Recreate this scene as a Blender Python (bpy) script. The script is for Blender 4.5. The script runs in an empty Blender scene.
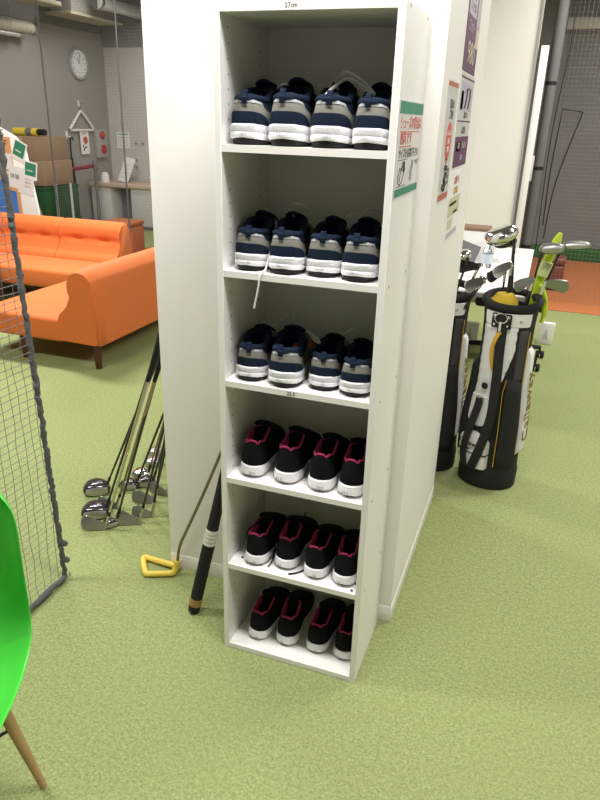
import bpy, bmesh, math, random
from mathutils import Vector, Matrix
random.seed(7)
C = bpy.context.scene.collection
PI = math.pi
R = math.radians

# ------------------------------------------------------------------ materials
MATS = {}
def mat(name, col, rough=.6, metal=0., spec=.5, noise=0., nscale=40., bump=0., bscale=200., trans=0., ior=1.45, coat=0., sheen=0., emit=0.):
    if name in MATS: return MATS[name]
    m = bpy.data.materials.new(name); m.use_nodes = True
    nt = m.node_tree; b = nt.nodes['Principled BSDF']
    b.inputs['Base Color'].default_value = (*col, 1)
    b.inputs['Roughness'].default_value = rough
    b.inputs['Metallic'].default_value = metal
    b.inputs['Specular IOR Level'].default_value = spec
    b.inputs['IOR'].default_value = ior
    b.inputs['Transmission Weight'].default_value = trans
    b.inputs['Coat Weight'].default_value = coat
    b.inputs['Sheen Weight'].default_value = sheen
    if emit:
        b.inputs['Emission Color'].default_value = (*col, 1); b.inputs['Emission Strength'].default_value = emit
    if noise or bump:
        tc = nt.nodes.new('ShaderNodeTexCoord')
    if noise:
        n = nt.nodes.new('ShaderNodeTexNoise'); n.inputs['Scale'].default_value = nscale; n.inputs['Detail'].default_value = 6
        nt.links.new(tc.outputs['Object'], n.inputs['Vector'])
        mx = nt.nodes.new('ShaderNodeMix'); mx.data_type = 'RGBA'
        mx.inputs[6].default_value = (*[c*(1-noise) for c in col], 1); mx.inputs[7].default_value = (*[min(1, c*(1+noise)) for c in col], 1)
        nt.links.new(n.outputs['Fac'], mx.inputs[0]); nt.links.new(mx.outputs[2], b.inputs['Base Color'])
    if bump:
        n2 = nt.nodes.new('ShaderNodeTexNoise'); n2.inputs['Scale'].default_value = bscale; n2.inputs['Detail'].default_value = 3
        nt.links.new(tc.outputs['Object'], n2.inputs['Vector'])
        bp = nt.nodes.new('ShaderNodeBump'); bp.inputs['Strength'].default_value = bump; bp.inputs['Distance'].default_value = .004
        nt.links.new(n2.outputs['Fac'], bp.inputs['Height']); nt.links.new(bp.outputs['Normal'], b.inputs['Normal'])
    MATS[name] = m
    return m

def carpet(name, c1, c2, c3):
    m = bpy.data.materials.new(name); m.use_nodes = True; nt = m.node_tree; b = nt.nodes['Principled BSDF']
    b.inputs['Roughness'].default_value = .95; b.inputs['Specular IOR Level'].default_value = .1
    tc = nt.nodes.new('ShaderNodeTexCoord')
    def noise(scale, detail, rough=.6):
        n = nt.nodes.new('ShaderNodeTexNoise'); n.inputs['Scale'].default_value = scale; n.inputs['Detail'].default_value = detail
        n.inputs['Roughness'].default_value = rough; nt.links.new(tc.outputs['Object'], n.inputs['Vector']); return n
    fine = noise(150, 4, .75); mid = noise(75, 4, .7); big = noise(1.6, 3)
    ramp = nt.nodes.new('ShaderNodeValToRGB'); ramp.color_ramp.elements[0].position = .34; ramp.color_ramp.elements[1].position = .65
    ramp.color_ramp.elements[0].color = (*c1, 1); ramp.color_ramp.elements[1].color = (*c2, 1)
    ad = nt.nodes.new('ShaderNodeMath'); ad.operation = 'MULTIPLY_ADD'; ad.inputs[1].default_value = .6
    h = nt.nodes.new('ShaderNodeMath'); h.operation = 'MULTIPLY'; h.inputs[1].default_value = .4
    nt.links.new(mid.outputs['Fac'], h.inputs[0]); nt.links.new(fine.outputs['Fac'], ad.inputs[0]); nt.links.new(h.outputs[0], ad.inputs[2])
    nt.links.new(ad.outputs[0], ramp.inputs['Fac'])
    r2 = nt.nodes.new('ShaderNodeValToRGB'); r2.color_ramp.elements[0].position = .4; r2.color_ramp.elements[1].position = .7
    r2.color_ramp.elements[0].color = (0, 0, 0, 1); r2.color_ramp.elements[1].color = (.3, .3, .3, 1)
    nt.links.new(big.outputs['Fac'], r2.inputs['Fac'])
    mx = nt.nodes.new('ShaderNodeMix'); mx.data_type = 'RGBA'; mx.inputs[7].default_value = (*c3, 1)
    nt.links.new(r2.outputs['Color'], mx.inputs[0]); nt.links.new(ramp.outputs['Color'], mx.inputs[6]); nt.links.new(mx.outputs[2], b.inputs['Base Color'])
    bp = nt.nodes.new('ShaderNodeBump'); bp.inputs['Strength'].default_value = .6; bp.inputs['Distance'].default_value = .006
    nt.links.new(ad.outputs[0], bp.inputs['Height']); nt.links.new(bp.outputs['Normal'], b.inputs['Normal'])
    return m

M_carpet = carpet('green_carpet', (.165, .20, .075), (.395, .445, .195), (.28, .32, .13))
M_orange_floor = carpet('orange_turf', (.44, .145, .05), (.58, .215, .085), (.50, .17, .06))
M_white = mat('white_paint', (.84, .81, .775), .55, noise=.015, nscale=3)
M_laminate = mat('white_laminate', (.84, .825, .80), .35, noise=.02, nscale=6)
M_lamback = mat('white_backboard', (.80, .79, .77), .6)
M_greywall = mat('grey_wall_paint', (.33, .31, .29), .8, noise=.05, nscale=2)
M_palewall = mat('pale_wall_paint', (.60, .575, .545), .8, noise=.02, nscale=2)
M_concrete = mat('dark_concrete', (.20, .19, .18), .9, noise=.2, nscale=3)
M_backwall = mat('grey_curtain_wall', (.21, .205, .20), .9, noise=.12, nscale=5)
M_navy = mat('navy_fabric', (.008, .016, .036), .85, spec=.2, bump=.3, bscale=900)
M_greyup = mat('grey_suede', (.215, .21, .185), .9, noise=.1, nscale=120, bump=.2, bscale=700)
M_lgrey = mat('light_grey_mesh', (.42, .43, .45), .8, bump=.3, bscale=900)
M_sole = mat('white_foam', (.80, .80, .82), .5)
M_pebble = mat('white_pebbled_foam', (.76, .76, .79), .7, noise=.06, nscale=500, bump=.6, bscale=600)
M_black = mat('black_rubber', (.008, .008, .008), .7)
M_knit = mat('black_knit', (.0045, .0047, .005), .9, spec=.2, bump=.4, bscale=1100)
M_inner = mat('black_lining', (.004, .004, .005), .95)
M_pink = mat('pink_lining', (.40, .03, .115), .85, noise=.25, nscale=90, bump=.3, bscale=800)
M_orange_in = mat('orange_insole', (.65, .13, .03), .8)
M_lace = mat('grey_lace', (.62, .61, .59), .9, bump=.3, bscale=1500)
M_blace = mat('black_lace', (.008, .008, .009), .9)
M_ink = mat('grey_ink', (.28, .28, .33), .8)
M_dark = mat('dark_grey_ink', (.05, .05, .055), .8)
M_sofa = mat('orange_upholstery', (.66, .155, .028), .75, noise=.05, nscale=60, bump=.15, bscale=500, sheen=.1)
M_sofadk = mat('orange_brown_upholstery', (.40, .12, .04), .8)
M_walnut = mat('walnut_wood', (.075, .022, .010), .5, noise=.3, nscale=25)
M_oak = mat('light_beech_wood', (.52, .33, .17), .5, noise=.15, nscale=18)
M_counter = mat('beige_worktop', (.60, .47, .34), .5)
M_chrome = mat('chrome', (.80, .80, .82), .12, metal=1)
M_steel = mat('brushed_steel', (.50, .49, .49), .28, metal=1, noise=.1, nscale=80)
M_face = mat('milled_face', (.52, .50, .48), .4, metal=.9, noise=.08, nscale=200)
M_gun = mat('gunmetal_crown', (.07, .068, .07), .18, metal=.7)
M_graph = mat('black_graphite', (.012, .012, .013), .3, coat=.4)
M_shaftsteel = mat('steel_shaft', (.55, .53, .48), .25, metal=1)
M_copper = mat('bronze_shaft', (.36, .27, .17), .35, metal=.6)
M_grip = mat('black_grip', (.012, .012, .012), .85, bump=.5, bscale=400)
M_yellow = mat('yellow_grip', (.78, .58, .09), .55)
M_rod = mat('olive_metal_rod', (.25, .21, .13), .35, metal=.8)
M_cork = mat('brown_tape', (.36, .22, .09), .8, noise=.2, nscale=120)
M_paper = mat('white_paper', (.80, .79, .77), .7)
M_green_ink = mat('green_print', (.035, .23, .13), .6)
M_red_ink = mat('red_print', (.58, .10, .08), .6)
M_redbar = mat('brick_red_print', (.48, .13, .09), .6)
M_purple = mat('purple_print', (.12, .042, .105), .5)
M_lilac = mat('lilac_print', (.50, .44, .52), .5)
M_cream = mat('cream_print', (.62, .54, .40), .5)
M_gold = mat('gold_print', (.55, .33, .03), .5)
M_palegreen = mat('pale_green_print', (.62, .62, .42), .4)
M_blue = mat('blue_sky_print', (.07, .21, .62), .5, noise=.5, nscale=6)
M_orange_pr = mat('orange_print', (.72, .36, .16), .5)
M_netrope = mat('grey_rope', (.105, .105, .11), .95, noise=.4, nscale=150, bump=1, bscale=300)
M_netcord = mat('grey_cord', (.15, .15, .16), .9)
M_finecord = mat('fine_net_cord', (.20, .195, .19), .9)
M_chair = mat('green_plastic', (.07, .60, .055), .28, coat=.2)
M_bagwhite = mat('white_vinyl', (.78, .78, .78), .4)
M_bagblack = mat('black_nylon', (.011, .011, .012), .75, bump=.3, bscale=500)
M_mesh = mat('dark_grey_mesh', (.05, .05, .053), .6)
M_yfelt = mat('yellow_felt', (.62, .42, .04), .9)
M_lime = mat('lime_cover', (.50, .66, .03), .6)
M_card = mat('cardboard', (.27, .18, .105), .85, noise=.12, nscale=30)
M_dkcard = mat('dark_cardboard', (.15, .10, .062), .85, noise=.12, nscale=30)
M_dgreen = mat('dark_green_plastic', (.013, .065, .02), .5)
M_skirt = mat('dark_green_turf', (.035, .13, .03), .95, noise=.2, nscale=60)
M_greypanel = mat('grey_panel', (.16, .155, .155), .6)
M_clockw = mat('clock_face', (.82, .83, .86), .4)
M_silver = mat('silver_rim', (.62, .63, .66), .3, metal=.7)
M_alarm = mat('grey_box', (.40, .39, .37), .6)
M_alred = mat('red_lamp', (.42, .03, .03), .35)
M_redbelt = mat('red_belt', (.27, .03, .05), .7)
M_duct = mat('pale_duct', (.46, .43, .36), .6, noise=.1, nscale=8)
M_dductt = mat('yellowed_duct', (.40, .37, .26), .6)
M_foil = mat('foil_duct', (.62, .61, .58), .35, metal=.6)
M_postpad = mat('grey_post_pad', (.13, .127, .122), .85, noise=.1, nscale=30)
M_glass = mat('clear_plastic', (.95, .97, .98), .05, trans=1, ior=1.35)
M_brown = mat('brown_leather', (.19, .055, .03), .5)
M_greyedge = mat('grey_table_edge', (.22, .22, .22), .5)
M_tyellow = mat('yellow_tape', (.70, .55, .05), .5)
M_leafgrey = mat('grey_tree_print', (.52, .50, .46), .7)

# ------------------------------------------------------------------ mesh builder
class MB:
    def __init__(s): s.bm = bmesh.new()
    def face(s, vs):
        try: return s.bm.faces.new(vs)
        except ValueError: return None
    def box(s, c, d, rot=None, bev=0, seg=2):
        M = Matrix.Translation(c) @ (rot.to_4x4() if rot is not None else Matrix.Identity(4)) @ Matrix.Diagonal((*d, 1))
        r = bmesh.ops.create_cube(s.bm, size=1, matrix=M)
        if bev:
            es = list({e for v in r['verts'] for e in v.link_edges})
            bmesh.ops.bevel(s.bm, geom=es, offset=bev, segments=seg, profile=.5, affect='EDGES', clamp_overlap=True)
        return s
    def bx(s, x0, x1, y0, y1, z0, z1, bev=0, seg=2):
        return s.box(((x0+x1)/2, (y0+y1)/2, (z0+z1)/2), (x1-x0, y1-y0, z1-z0), None, bev, seg)
    def grid(s, rows, cu=False, cv=False):
        V = [[s.bm.verts.new(p) for p in r] for r in rows]
        n, m = len(V), len(V[0])
        for i in range(n if cv else n-1):
            for j in range(m if cu else m-1):
                s.face((V[i][j], V[i][(j+1) % m], V[(i+1) % n][(j+1) % m], V[(i+1) % n][j]))
        return V
    def loft(s, rings, cap0=True, cap1=True):
        V = s.grid(rings, cu=True)
        if cap0: s.face(list(reversed(V[0])))
        if cap1: s.face(V[-1])
        return V
    def tube(s, pts, rad, n=10, cap=True, close=False):
        pts = [Vector(p) for p in pts]
        rad = rad if isinstance(rad, (list, tuple)) else [rad]*len(pts)
        rings = []; up = None
        for i, p in enumerate(pts):
            if close: t = pts[(i+1) % len(pts)] - pts[i-1]
            else: t = pts[min(i+1, len(pts)-1)] - pts[max(i-1, 0)]
            t.normalize()
            if up is None: up = Vector((0, 0, 1)) if abs(t.z) < .9 else Vector((1, 0, 0))
            a = t.cross(up); a.normalize(); b = a.cross(t); b.normalize(); up = b
            rings.append([p + a*math.cos(2*PI*k/n)*rad[i] + b*math.sin(2*PI*k/n)*rad[i] for k in range(n)])
        if close: s.grid(rings, cu=True, cv=True)
        else: s.loft(rings, cap, cap)
        return s
    def lathe(s, prof, n=24, M=Matrix.Identity(4), cap=True):
        rings = [[M @ Vector((r*math.cos(2*PI*k/n), r*math.sin(2*PI*k/n), z)) for k in range(n)] for r, z in prof]
        s.loft(rings, cap, cap); return s
    def prism(s, poly, d, M=Matrix.Identity(4), bev=0, seg=2):
        """poly in local xy, extruded along local z by d."""
        a = [s.bm.verts.new(M @ Vector((x, y, 0))) for x, y in poly]
        b = [s.bm.verts.new(M @ Vector((x, y, d))) for x, y in poly]
        n = len(a); fs = [s.face(list(reversed(a))), s.face(b)]
        for i in range(n): s.face((a[i], a[(i+1) % n], b[(i+1) % n], b[i]))
        if bev:
            es = [e for f in fs for e in f.edges]
            bmesh.ops.bevel(s.bm, geom=es, offset=bev, segments=seg, profile=.5, affect='EDGES', clamp_overlap=True)
        return s
    def build(s, name, m, parent=None, ang=38, loc=None, sub=0, solid=0):
        bmesh.ops.remove_doubles(s.bm, verts=s.bm.verts, dist=1e-6)
        bmesh.ops.recalc_face_normals(s.bm, faces=s.bm.faces)
        me = bpy.data.meshes.new(name)
        for e in s.bm.edges:
            if len(e.link_faces) == 2 and e.calc_face_angle(0) > R(ang): e.smooth = False
        for f in s.bm.faces: f.smooth = True
        s.bm.to_mesh(me); s.bm.free()
        me.materials.append(m)
        o = bpy.data.objects.new(name, me); C.objects.link(o)
        if parent: o.parent = parent
        if loc: o.location = loc
        if solid:
            md = o.modifiers.new('solid', 'SOLIDIFY'); md.thickness = solid; md.offset = 0
        if sub:
            md = o.modifiers.new('sub', 'SUBSURF'); md.levels = md.render_levels = sub
        return o

def smoothpts(P, n=8):
    P = [Vector(p) for p in P]; out = []
    for i in range(len(P)-1):
        p0 = P[max(i-1, 0)]; p1 = P[i]; p2 = P[i+1]; p3 = P[min(i+2, len(P)-1)]
        for k in range(n):
            t = k/n
            out.append(.5*((2*p1) + (p2-p0)*t + (2*p0-5*p1+4*p2-p3)*t*t + (3*p1-p0-3*p2+p3)*t**3))
    out.append(P[-1]); return out

def tag(o, label, cat, group=None, kind=None):
    o['label'] = label; o['category'] = cat
    if group: o['group'] = group
    if kind: o['kind'] = kind
    return o
def thing(name, label, cat, loc=(0, 0, 0), rz=0, group=None):
    o = bpy.data.objects.new(name, None); C.objects.link(o); o.empty_display_size = .05
    o.location = loc; o.rotation_euler = (0, 0, rz)
    return tag(o, label, cat, group)
def struct(o):
    o['kind'] = 'structure'; return o
def kids(o): return [c for c in bpy.data.objects if c.parent == o]
def copy_tree(o, parent=None):
    c = o.copy(); C.objects.link(c)
    if parent: c.parent = parent
    for ch in kids(o): copy_tree(ch, c)
    return c

def text(s, name, size, m, M, parent, ext=.0004, sx=1., align='CENTER'):
    cu = bpy.data.curves.new(name, 'FONT'); cu.body = s; cu.size = size; cu.extrude = ext
    cu.align_x = align; cu.align_y = 'CENTER'; cu.resolution_u = 2
    o = bpy.data.objects.new(name, cu); C.objects.link(o)
    bpy.context.view_layer.update()
    me = bpy.data.meshes.new_from_object(o.evaluated_get(bpy.context.evaluated_depsgraph_get()))
    C.objects.unlink(o); bpy.data.objects.remove(o)
    me.transform(M @ Matrix.Diagonal((sx, 1, 1, 1)))
    me.name = name; me.materials.clear(); me.materials.append(m)
    r = bpy.data.objects.new(name, me); C.objects.link(r)
    if parent: r.parent = parent
    return r
def frame(origin, xdir, ydir):
    x = Vector(xdir).normalized(); y = Vector(ydir).normalized(); z = x.cross(y)
    return Matrix(((x.x, y.x, z.x, origin[0]), (x.y, y.y, z.y, origin[1]), (x.z, y.z, z.z, origin[2]), (0, 0, 0, 1)))
def rotz(a): return Matrix.Rotation(a, 3, 'Z')

# ------------------------------------------------------------------ the setting
XL, XR, YB, YF, ZC = -5.7, 4.2, 7.9, -3.2, 3.25
PX0, PX1, PY0, PY1, PH = -.366, .4716, .306, 1.19, 2.3      # white partition block
f = MB(); f.bx(XL, XR, YF, YB, -.05, 0); struct(f.build('floor', M_carpet))
f = MB(); f.bx(XL, XR, YF, YB, ZC, ZC+.05); struct(f.build('ceiling', M_concrete))
f = MB(); f.bx(XL-.1, XL, YF, YB, 0, 2.62); struct(f.build('wall_left', M_greywall))
f = MB(); f.bx(XL-.1, XL+.02, YF, YB, 2.62, ZC); struct(f.build('trim_1', M_concrete))
f = MB(); f.bx(XL, -2.0, YB, YB+.1, 0, 2.47); struct(f.build('wall_back', M_palewall))
f = MB(); f.bx(XL, -2.0, YB-.03, YB+.1, 2.47, ZC); struct(f.build('trim_2', mat('grey_beam_paint', (.24, .23, .225), .85)))
f = MB(); f.bx(-2.0, XR, YB, YB+.1, 0, ZC); struct(f.build('wall_rear', M_backwall))
f = MB(); f.bx(XR, XR+.1, YF, YB, 0, ZC); struct(f.build('wall_right', M_palewall))
f = MB(); f.bx(XL, XR, YF-.1, YF, 0, ZC); struct(f.build('wall_front', mat('low_bounce_wall', (.20, .195, .19), .8)))  # unseen wall behind the camera, coloured dark to cut light bounced into the rack
f = MB(); f.bx(.45, XR-.01, 5.0, YB-.01, .0, .006); struct(f.build('floor_right', M_orange_floor))
f = MB(); f.bx(-4.9, -2.9, 5.02, 6.0, .0, .006); struct(f.build('floor_left', M_orange_floor))
f = MB(); f.bx(PX0, PX1, PY0, PY1, 0, PH); struct(f.build('wall_middle', M_white))
f = MB(); f.bx(PX0-.0015, PX1+.0015, PY0-.0015, PY1+.0015, 0, .062, .0005); struct(f.build('baseboard_middle', M_white))
f = MB(); f.bx(-1.0, .49, 5.0, 5.1, 0, 3.2); struct(f.build('wall_center', mat('off_white_paint', (.80, .77, .72), .6)))
f = MB(); f.bx(.475, .492, 4.99, 5.0, 0, 3.2); struct(f.build('trim_3', mat('grey_trim', (.35, .34, .33), .5)))
f = MB(); f.bx(.515, .575, 5.02, 5.12, 0, 2.19, .004); struct(f.build('trim_4', M_white))
f = MB(); f.bx(.66, XR-.02, YB-.10, YB-.02, 2.62, 2.74, .01); struct(f.build('trim_5', M_palewall))
f = MB(); f.bx(.66, XR-.02, YB-.06, YB, 2.74, ZC-.01); struct(f.build('trim_6', M_concrete))
f = MB(); f.bx(.66, XR-.02, YB-.14, YB-.02, .0, .16, .01); tag(f.build('turf_skirt', M_skirt), 'dark green turf skirt along the foot of the far grey wall', 'skirt')

# ------------------------------------------------------------------ shoe rack
SW, SD, SH, ST = .4316, .3009, 1.80, .0165
BZ = [.306, .6033, .899, 1.1964, 1.493]        # undersides of the shelf boards
rk = thing('shoe_rack', 'tall narrow white six-tier open shoe rack against the white partition', 'shoe rack')
def drilled():
    m = mat('drilled_laminate', (.84, .825, .80), .35); nt = m.node_tree; b = nt.nodes['Principled BSDF']
    tc = nt.nodes.new('ShaderNodeTexCoord'); sp = nt.nodes.new('ShaderNodeSeparateXYZ'); nt.links.new(tc.outputs['Object'], sp.inputs[0])
    def M(op, a, b_=0., c=0.):
        n = nt.nodes.new('ShaderNodeMath'); n.operation = op
        for i, v in enumerate((a, b_, c)):
            if isinstance(v, (int, float)): n.inputs[i].default_value = v
            else: nt.links.new(v, n.inputs[i])
        return n.outputs[0]
    dz = M('PINGPONG', M('ADD', sp.outputs[2], .004), .016)
    dy = M('MINIMUM', M('ABSOLUTE', M('SUBTRACT', sp.outputs[1], .045)), M('ABSOLUTE', M('SUBTRACT', sp.outputs[1], .235)))
    d = M('SQRT', M('ADD', M('MULTIPLY', dz, dz), M('MULTIPLY', dy, dy)))
    inside = M('MULTIPLY', M('GREATER_THAN', sp.outputs[0], ST-.0005), M('LESS_THAN', sp.outputs[0], SW-ST+.0005))
    hole = M('MULTIPLY', M('LESS_THAN', d, .0028), inside)
    mx = nt.nodes.new('ShaderNodeMix'); mx.data_type = 'RGBA'; mx.inputs[6].default_value = (.84, .825, .80, 1); mx.inputs[7].default_value = (.22, .22, .21, 1)
    nt.links.new(hole, mx.inputs[0]); nt.links.new(mx.outputs[2], b.inputs['Base Color'])
    return m
M_drilled = drilled()
for x in (0, SW-ST):
    f = MB(); f.bx(x, x+ST, 0, SD, 0, SH, .0008, 1); f.build('side_panel', M_drilled, rk)
f = MB(); f.bx(ST, SW-ST, .001, SD, SH-.0185, SH-.001); f.build('top_board', M_laminate, rk)
f = MB(); f.bx(ST, SW-ST, .001, SD, .002, .019); f.build('bottom_board', M_laminate, rk)
for z in BZ:
    f = MB(); f.bx(ST, SW-ST, .002, SD-.006, z, z+ST); f.build('shelf_board', M_laminate, rk)
f = MB(); f.bx(ST, SW-ST, SD-.005, SD-.001, .019, SH-.0185); f.build('back_panel', M_lamback, rk)
for z in [b+.008 for b in BZ]+[SH-.009, .011]:
    for y in (.045, .245):
        f = MB(); f.lathe([(.0042, 0), (.0042, .0008), (.003, .0012)], 10, frame((SW, y, z), (0, 1, 0), (0, 0, 1))); f.build('screw_cap', mat('grey_screw_cap', (.36, .35, .33), .5), rk)
text('27cm', 'size_label', .013, M_dark, frame((.185, .0009, SH-.0095), (1, 0, 0), (0, 0, 1)), rk)
text('25.5', 'size_label', .014, M_dark, frame((.205, .0018, .899+.0082), (1, 0, 0), (0, 0, 1)), rk)
f = MB(); f.lathe([(.004, 0), (.0036, .004), (.001, .0055)], 10, Matrix.Translation((.045, .045, .306+ST))); f.build('shelf_pin', M_dark, rk)
f = MB(); f.lathe([(.004, 0), (.0036, .004), (.001, .0055)], 10, Matrix.Translation((.400, .016, .306+ST))); f.build('shelf_pin', M_dark, rk)

# ------------------------------------------------------------------ shoes
def interp(tab, v):
    for (a, x), (b, y) in zip(tab, tab[1:]):
        if v <= b:
            t = (v-a)/(b-a); t = t*t*(3-2*t); return x + (y-x)*t
    return tab[-1][1]

class Shoe:
    """Lofted shoe: heel at y=0, toe at y=L.  q in [-1,1]: 0 is the heel centre, +-1 the toe; v from sole (0) to collar (1)."""
    def __init__(s, kind, side):
        s.kind, s.side = kind, side
        if kind == 'A':
            s.L = .268; s.W = [(0, .0445), (.15, .0455), (.42, .040), (.7, .047), (1, .0435)]
            s.zs = [(0, .045), (.35, .035), (.75, .028), (1, .030)]
            s.col = dict(y0=.012, y1=.130, w=.0335, zh=.102, zm=.096, zt=.121)
        else:
            s.L = .246; s.W = [(0, .0355), (.15, .037), (.42, .034), (.7, .0425), (1, .039)]
            s.zs = [(0, .036), (.35, .029), (.75, .023), (1, .024)]
            s.col = dict(y0=.014, y1=.108, w=.0255, zh=.104, zm=.096, zt=.113)
    def cx(s, v): return -s.side*.006*math.sin(PI*min(max(v-.25, 0)/.75, 1))     # toe swings to the inside
    def out(s, q, k=1.):
        u = abs(q); v = (1-math.cos(PI*u))/2
        w = interp(s.W, v)*max(0, 1-abs(2*v-1)**7)**.5*k
        y = s.L*(.5+(v-.5)*(1+(k-1)*.5))
        return Vector((s.cx(v)+math.copysign(w, q) if q else s.cx(v), y, 0))
    def zsole(s, q): return interp(s.zs, (1-math.cos(PI*abs(q)))/2)
    def collar(s, q):
        c = s.col; u = abs(q); v = (1-math.cos(PI*u))/2
        w = c['w']*max(0, 1-abs(2*v-1)**3.2)**.5
        z = interp([(0, c['zh']), (.13, c['zh']-.003), (.36, c['zm']), (.80, c['zt']-.003), (1, c['zt'])], v)
        if s.kind == 'B' and v < .12: z += .004*math.cos(v/.12*PI*2)-.002
        return Vector((s.cx(v*.4)+math.copysign(w, q)*(1 if q else 0), c['y0']+(c['y1']-c['y0'])*v, z))
    def S(s, q, v):
        u = abs(q); P0 = s.out(q, .965); P0.z = s.zsole(q)-.002; P1 = s.collar(q)
        if u < .12: P0.y += .003
        k = .06 + .10*u**2; cz = interp([(0, .55), (.3, .62), (.6, .80), (1, .60)], u)
        Pc = Vector((P0.x*(1.0 if u < .5 else .97), P0.y+(P1.y-P0.y)*k - (.004 if u < .15 else 0), P0.z+(P1.z-P0.z)*cz))
        return P0*(1-v)**2 + Pc*(2*v*(1-v)) + P1*v*v
    def N(s, q, v):
        e = .004
        a = s.S(min(q+e, 1), v)-s.S(max(q-e, -1), v); b = s.S(q, min(v+e, 1))-s.S(q, max(v-e, 0))
        n = a.cross(b)
        if n.length < 1e-12: return Vector((0, 1, 0))
        n.normalize(); return n
    def patch(s, q0, q1, lo, hi, off=.0013, nq=20, nv=6):
        mb = MB(); rows = []
        for j in range(nv+1):
            r = []
            for i in range(nq+1):
                t = i/nq; q = q0+(q1-q0)*t; a, b = lo(t), hi(t); v = a+(b-a)*j/nv
                o = off*min(1, 6*min(t, 1-t)+.25)
                r.append(s.S(q, v)+s.N(q, v)*o)
            rows.append(r)
        mb.grid(rows); return mb

def ringq(N=56): return [(-1+2*i/N) for i in range(N)]

def make_shoe(kind, side):
    s = Shoe(kind, side); Q = ringq()
    nm, cat = ('sneaker', 'shoe') if kind == 'A' else ('running_shoe', 'shoe')
    root = thing(nm, '', cat)
    heel = lambda q: max(0, 1-abs(q)/.30)
    toe = lambda q: max(0, (abs(q)-.72)/.28)
    def ring(k, zf): return [Vector((*s.out(q, k).xy, zf(q))) for q in Q]
    if kind == 'A':
        ob = lambda q: .010*heel(q)**.7*0 + .004*toe(q)
        f = MB(); f.loft([ring(.86, lambda q: .000+.008*toe(q)), ring(.93, lambda q: .004+.010*toe(q)), ring(.955, lambda q: .011+.009*heel(q)+.008*toe(q)), ring(.90, lambda q: .02+.006*toe(q))]); f.build('outsole', M_black, root)
        lower = lambda q: .0075+.0085*heel(q)**.8+.010*toe(q)
        mid = lambda q: lower(q)+.012+.002*math.sin(abs(q)*11)
        f = MB(); f.loft([ring(.97, lower), ring(1.03, lambda q: lower(q)+.003), ring(1.045, lambda q: mid(q)-.003), ring(1.02, mid)], False, False); f.build('sole_rim', M_sole, root)
        f = MB(); f.loft([ring(1.018, mid), ring(1.035, lambda q: mid(q)+.004), ring(1.03, lambda q: s.zsole(q)-.003), ring(.99, s.zsole), ring(.90, lambda q: s.zsole(q)-.001)], False, True); f.build('midsole', M_pebble, root)
        UP, COL, TNG, INS = M_greyup, M_navy, M_navy, M_inner
    else:
        lower = lambda q: .0+.010*heel(q)**2*.5+.012*toe(q)
        f = MB(); f.loft([ring(.88, lower), ring(.97, lambda q: lower(q)+.004), ring(1.0, lambda q: lower(q)+.012), ring(.9, lambda q: lower(q)+.014)]); f.build('outsole', mat('grey_white_rubber', (.62, .62, .63), .6), root)
        f = MB(); f.loft([ring(.985, lambda q: lower(q)+.006), ring(1.05, lambda q: lower(q)+.010), ring(1.05, lambda q: .60*s.zsole(q)+.004), ring(1.02, lambda q: .72*s.zsole(q)+.003), ring(1.025, lambda q: s.zsole(q)-.003), ring(.985, s.zsole), ring(.9, lambda q: s.zsole(q)-.001)], False, True); f.build('midsole', M_sole, root)
        UP, COL, TNG, INS = M_knit, M_knit, M_knit, M_inner
    # upper
    f = MB(); nv = 12
    f.grid([[s.S(q, j/nv) for q in Q] for j in range(nv+1)], cu=True)
    f.build('upper', UP, root)
    # collar rim and lining
    rim = [s.collar(q) for q in Q]; cen = Vector((0, (s.col['y0']+s.col['y1'])/2, 0))
    def inset(p, d, dz):
        h = Vector((p.x, p.y-cen.y, 0)); l = h.length
        h = h*(max(l-d, 0)/l) if l else h
        return Vector((h.x, h.y+cen.y, p.z+dz))
    f = MB()
    if kind == 'A':
        f.tube([inset(p, .003, -.003) for p in rim], .0085, 10, close=True); f.build('collar', COL, root)
        f = MB(); f.grid([[inset(p, .007, -.002) for p in rim], [inset(p, .010, -.016) for p in rim], [inset(p, .008, -.035) for p in rim], [Vector((*inset(p, .006, 0).xy, .05)) for p in rim]], cu=True); f.build('lining', M_navy, root)
    else:
        f.tube([inset(p, .001, -.001) for p in rim], .0030, 8, close=True); f.build('collar', M_pink, root)
        rs = [s.collar(-.70+1.4*i/40) for i in range(41)]
        f = MB(); f.grid([[inset(p, .002, .0005) for p in rs], [inset(p, .0072, -.007) for p in rs], [inset(p, .0080, -.030) for p in rs]]); f.build('lining', M_pink, root)
        f = MB(); f.grid([[inset(p, .0018, -.001) for p in rim], [inset(p, .0062, -.009) for p in rim], [inset(p, .0068, -.024) for p in rim], [Vector((*inset(p, .006, 0).xy, .042)) for p in rim]], cu=True); f.build('inner_wall', M_inner, root)
    f = MB(); f.loft([[Vector((*inset(p, .004, 0).xy, .048 if kind == 'A' else .04)) for p in rim], [Vector((*inset(p, .004, 0).xy, .0505 if kind == 'A' else .0425)) for p in rim]])
    f.build('insole', mat('dark_navy_insole', (.01, .012, .02), .9) if kind == 'A' else INS, root)
    # tongue
    c = s.col; yt = c['y1']; zt = c['zt']
    tw = .026 if kind == 'A' else .024
    prof = [(yt+.055, zt-.022), (yt+.022, zt-.001), (yt-.004, zt+.012), (yt-.020, zt+(.015 if kind == 'A' else .012)), (yt-.026, zt+(.018 if kind == 'A' else .013))]
    prof = [(p.x, p.y) for p in smoothpts([(a, b, 0) for a, b in prof], 4)]
    rows = []
    for i, (y, z) in enumerate(prof):
        t = i/(len(prof)-1); w = tw*(.70+.3*math.sin(PI*min(t*1.1, 1)))*(1 if t < .9 else 1-2.2*(t-.9))
        rows.append([Vector((s.cx(.4)+w*x, y+.10*abs(x)**2*w, z-.35*w*abs(x)**2.2)) for x in (-1, -.75, -.5, -.25, 0, .25, .5, .75, 1)])
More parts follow.
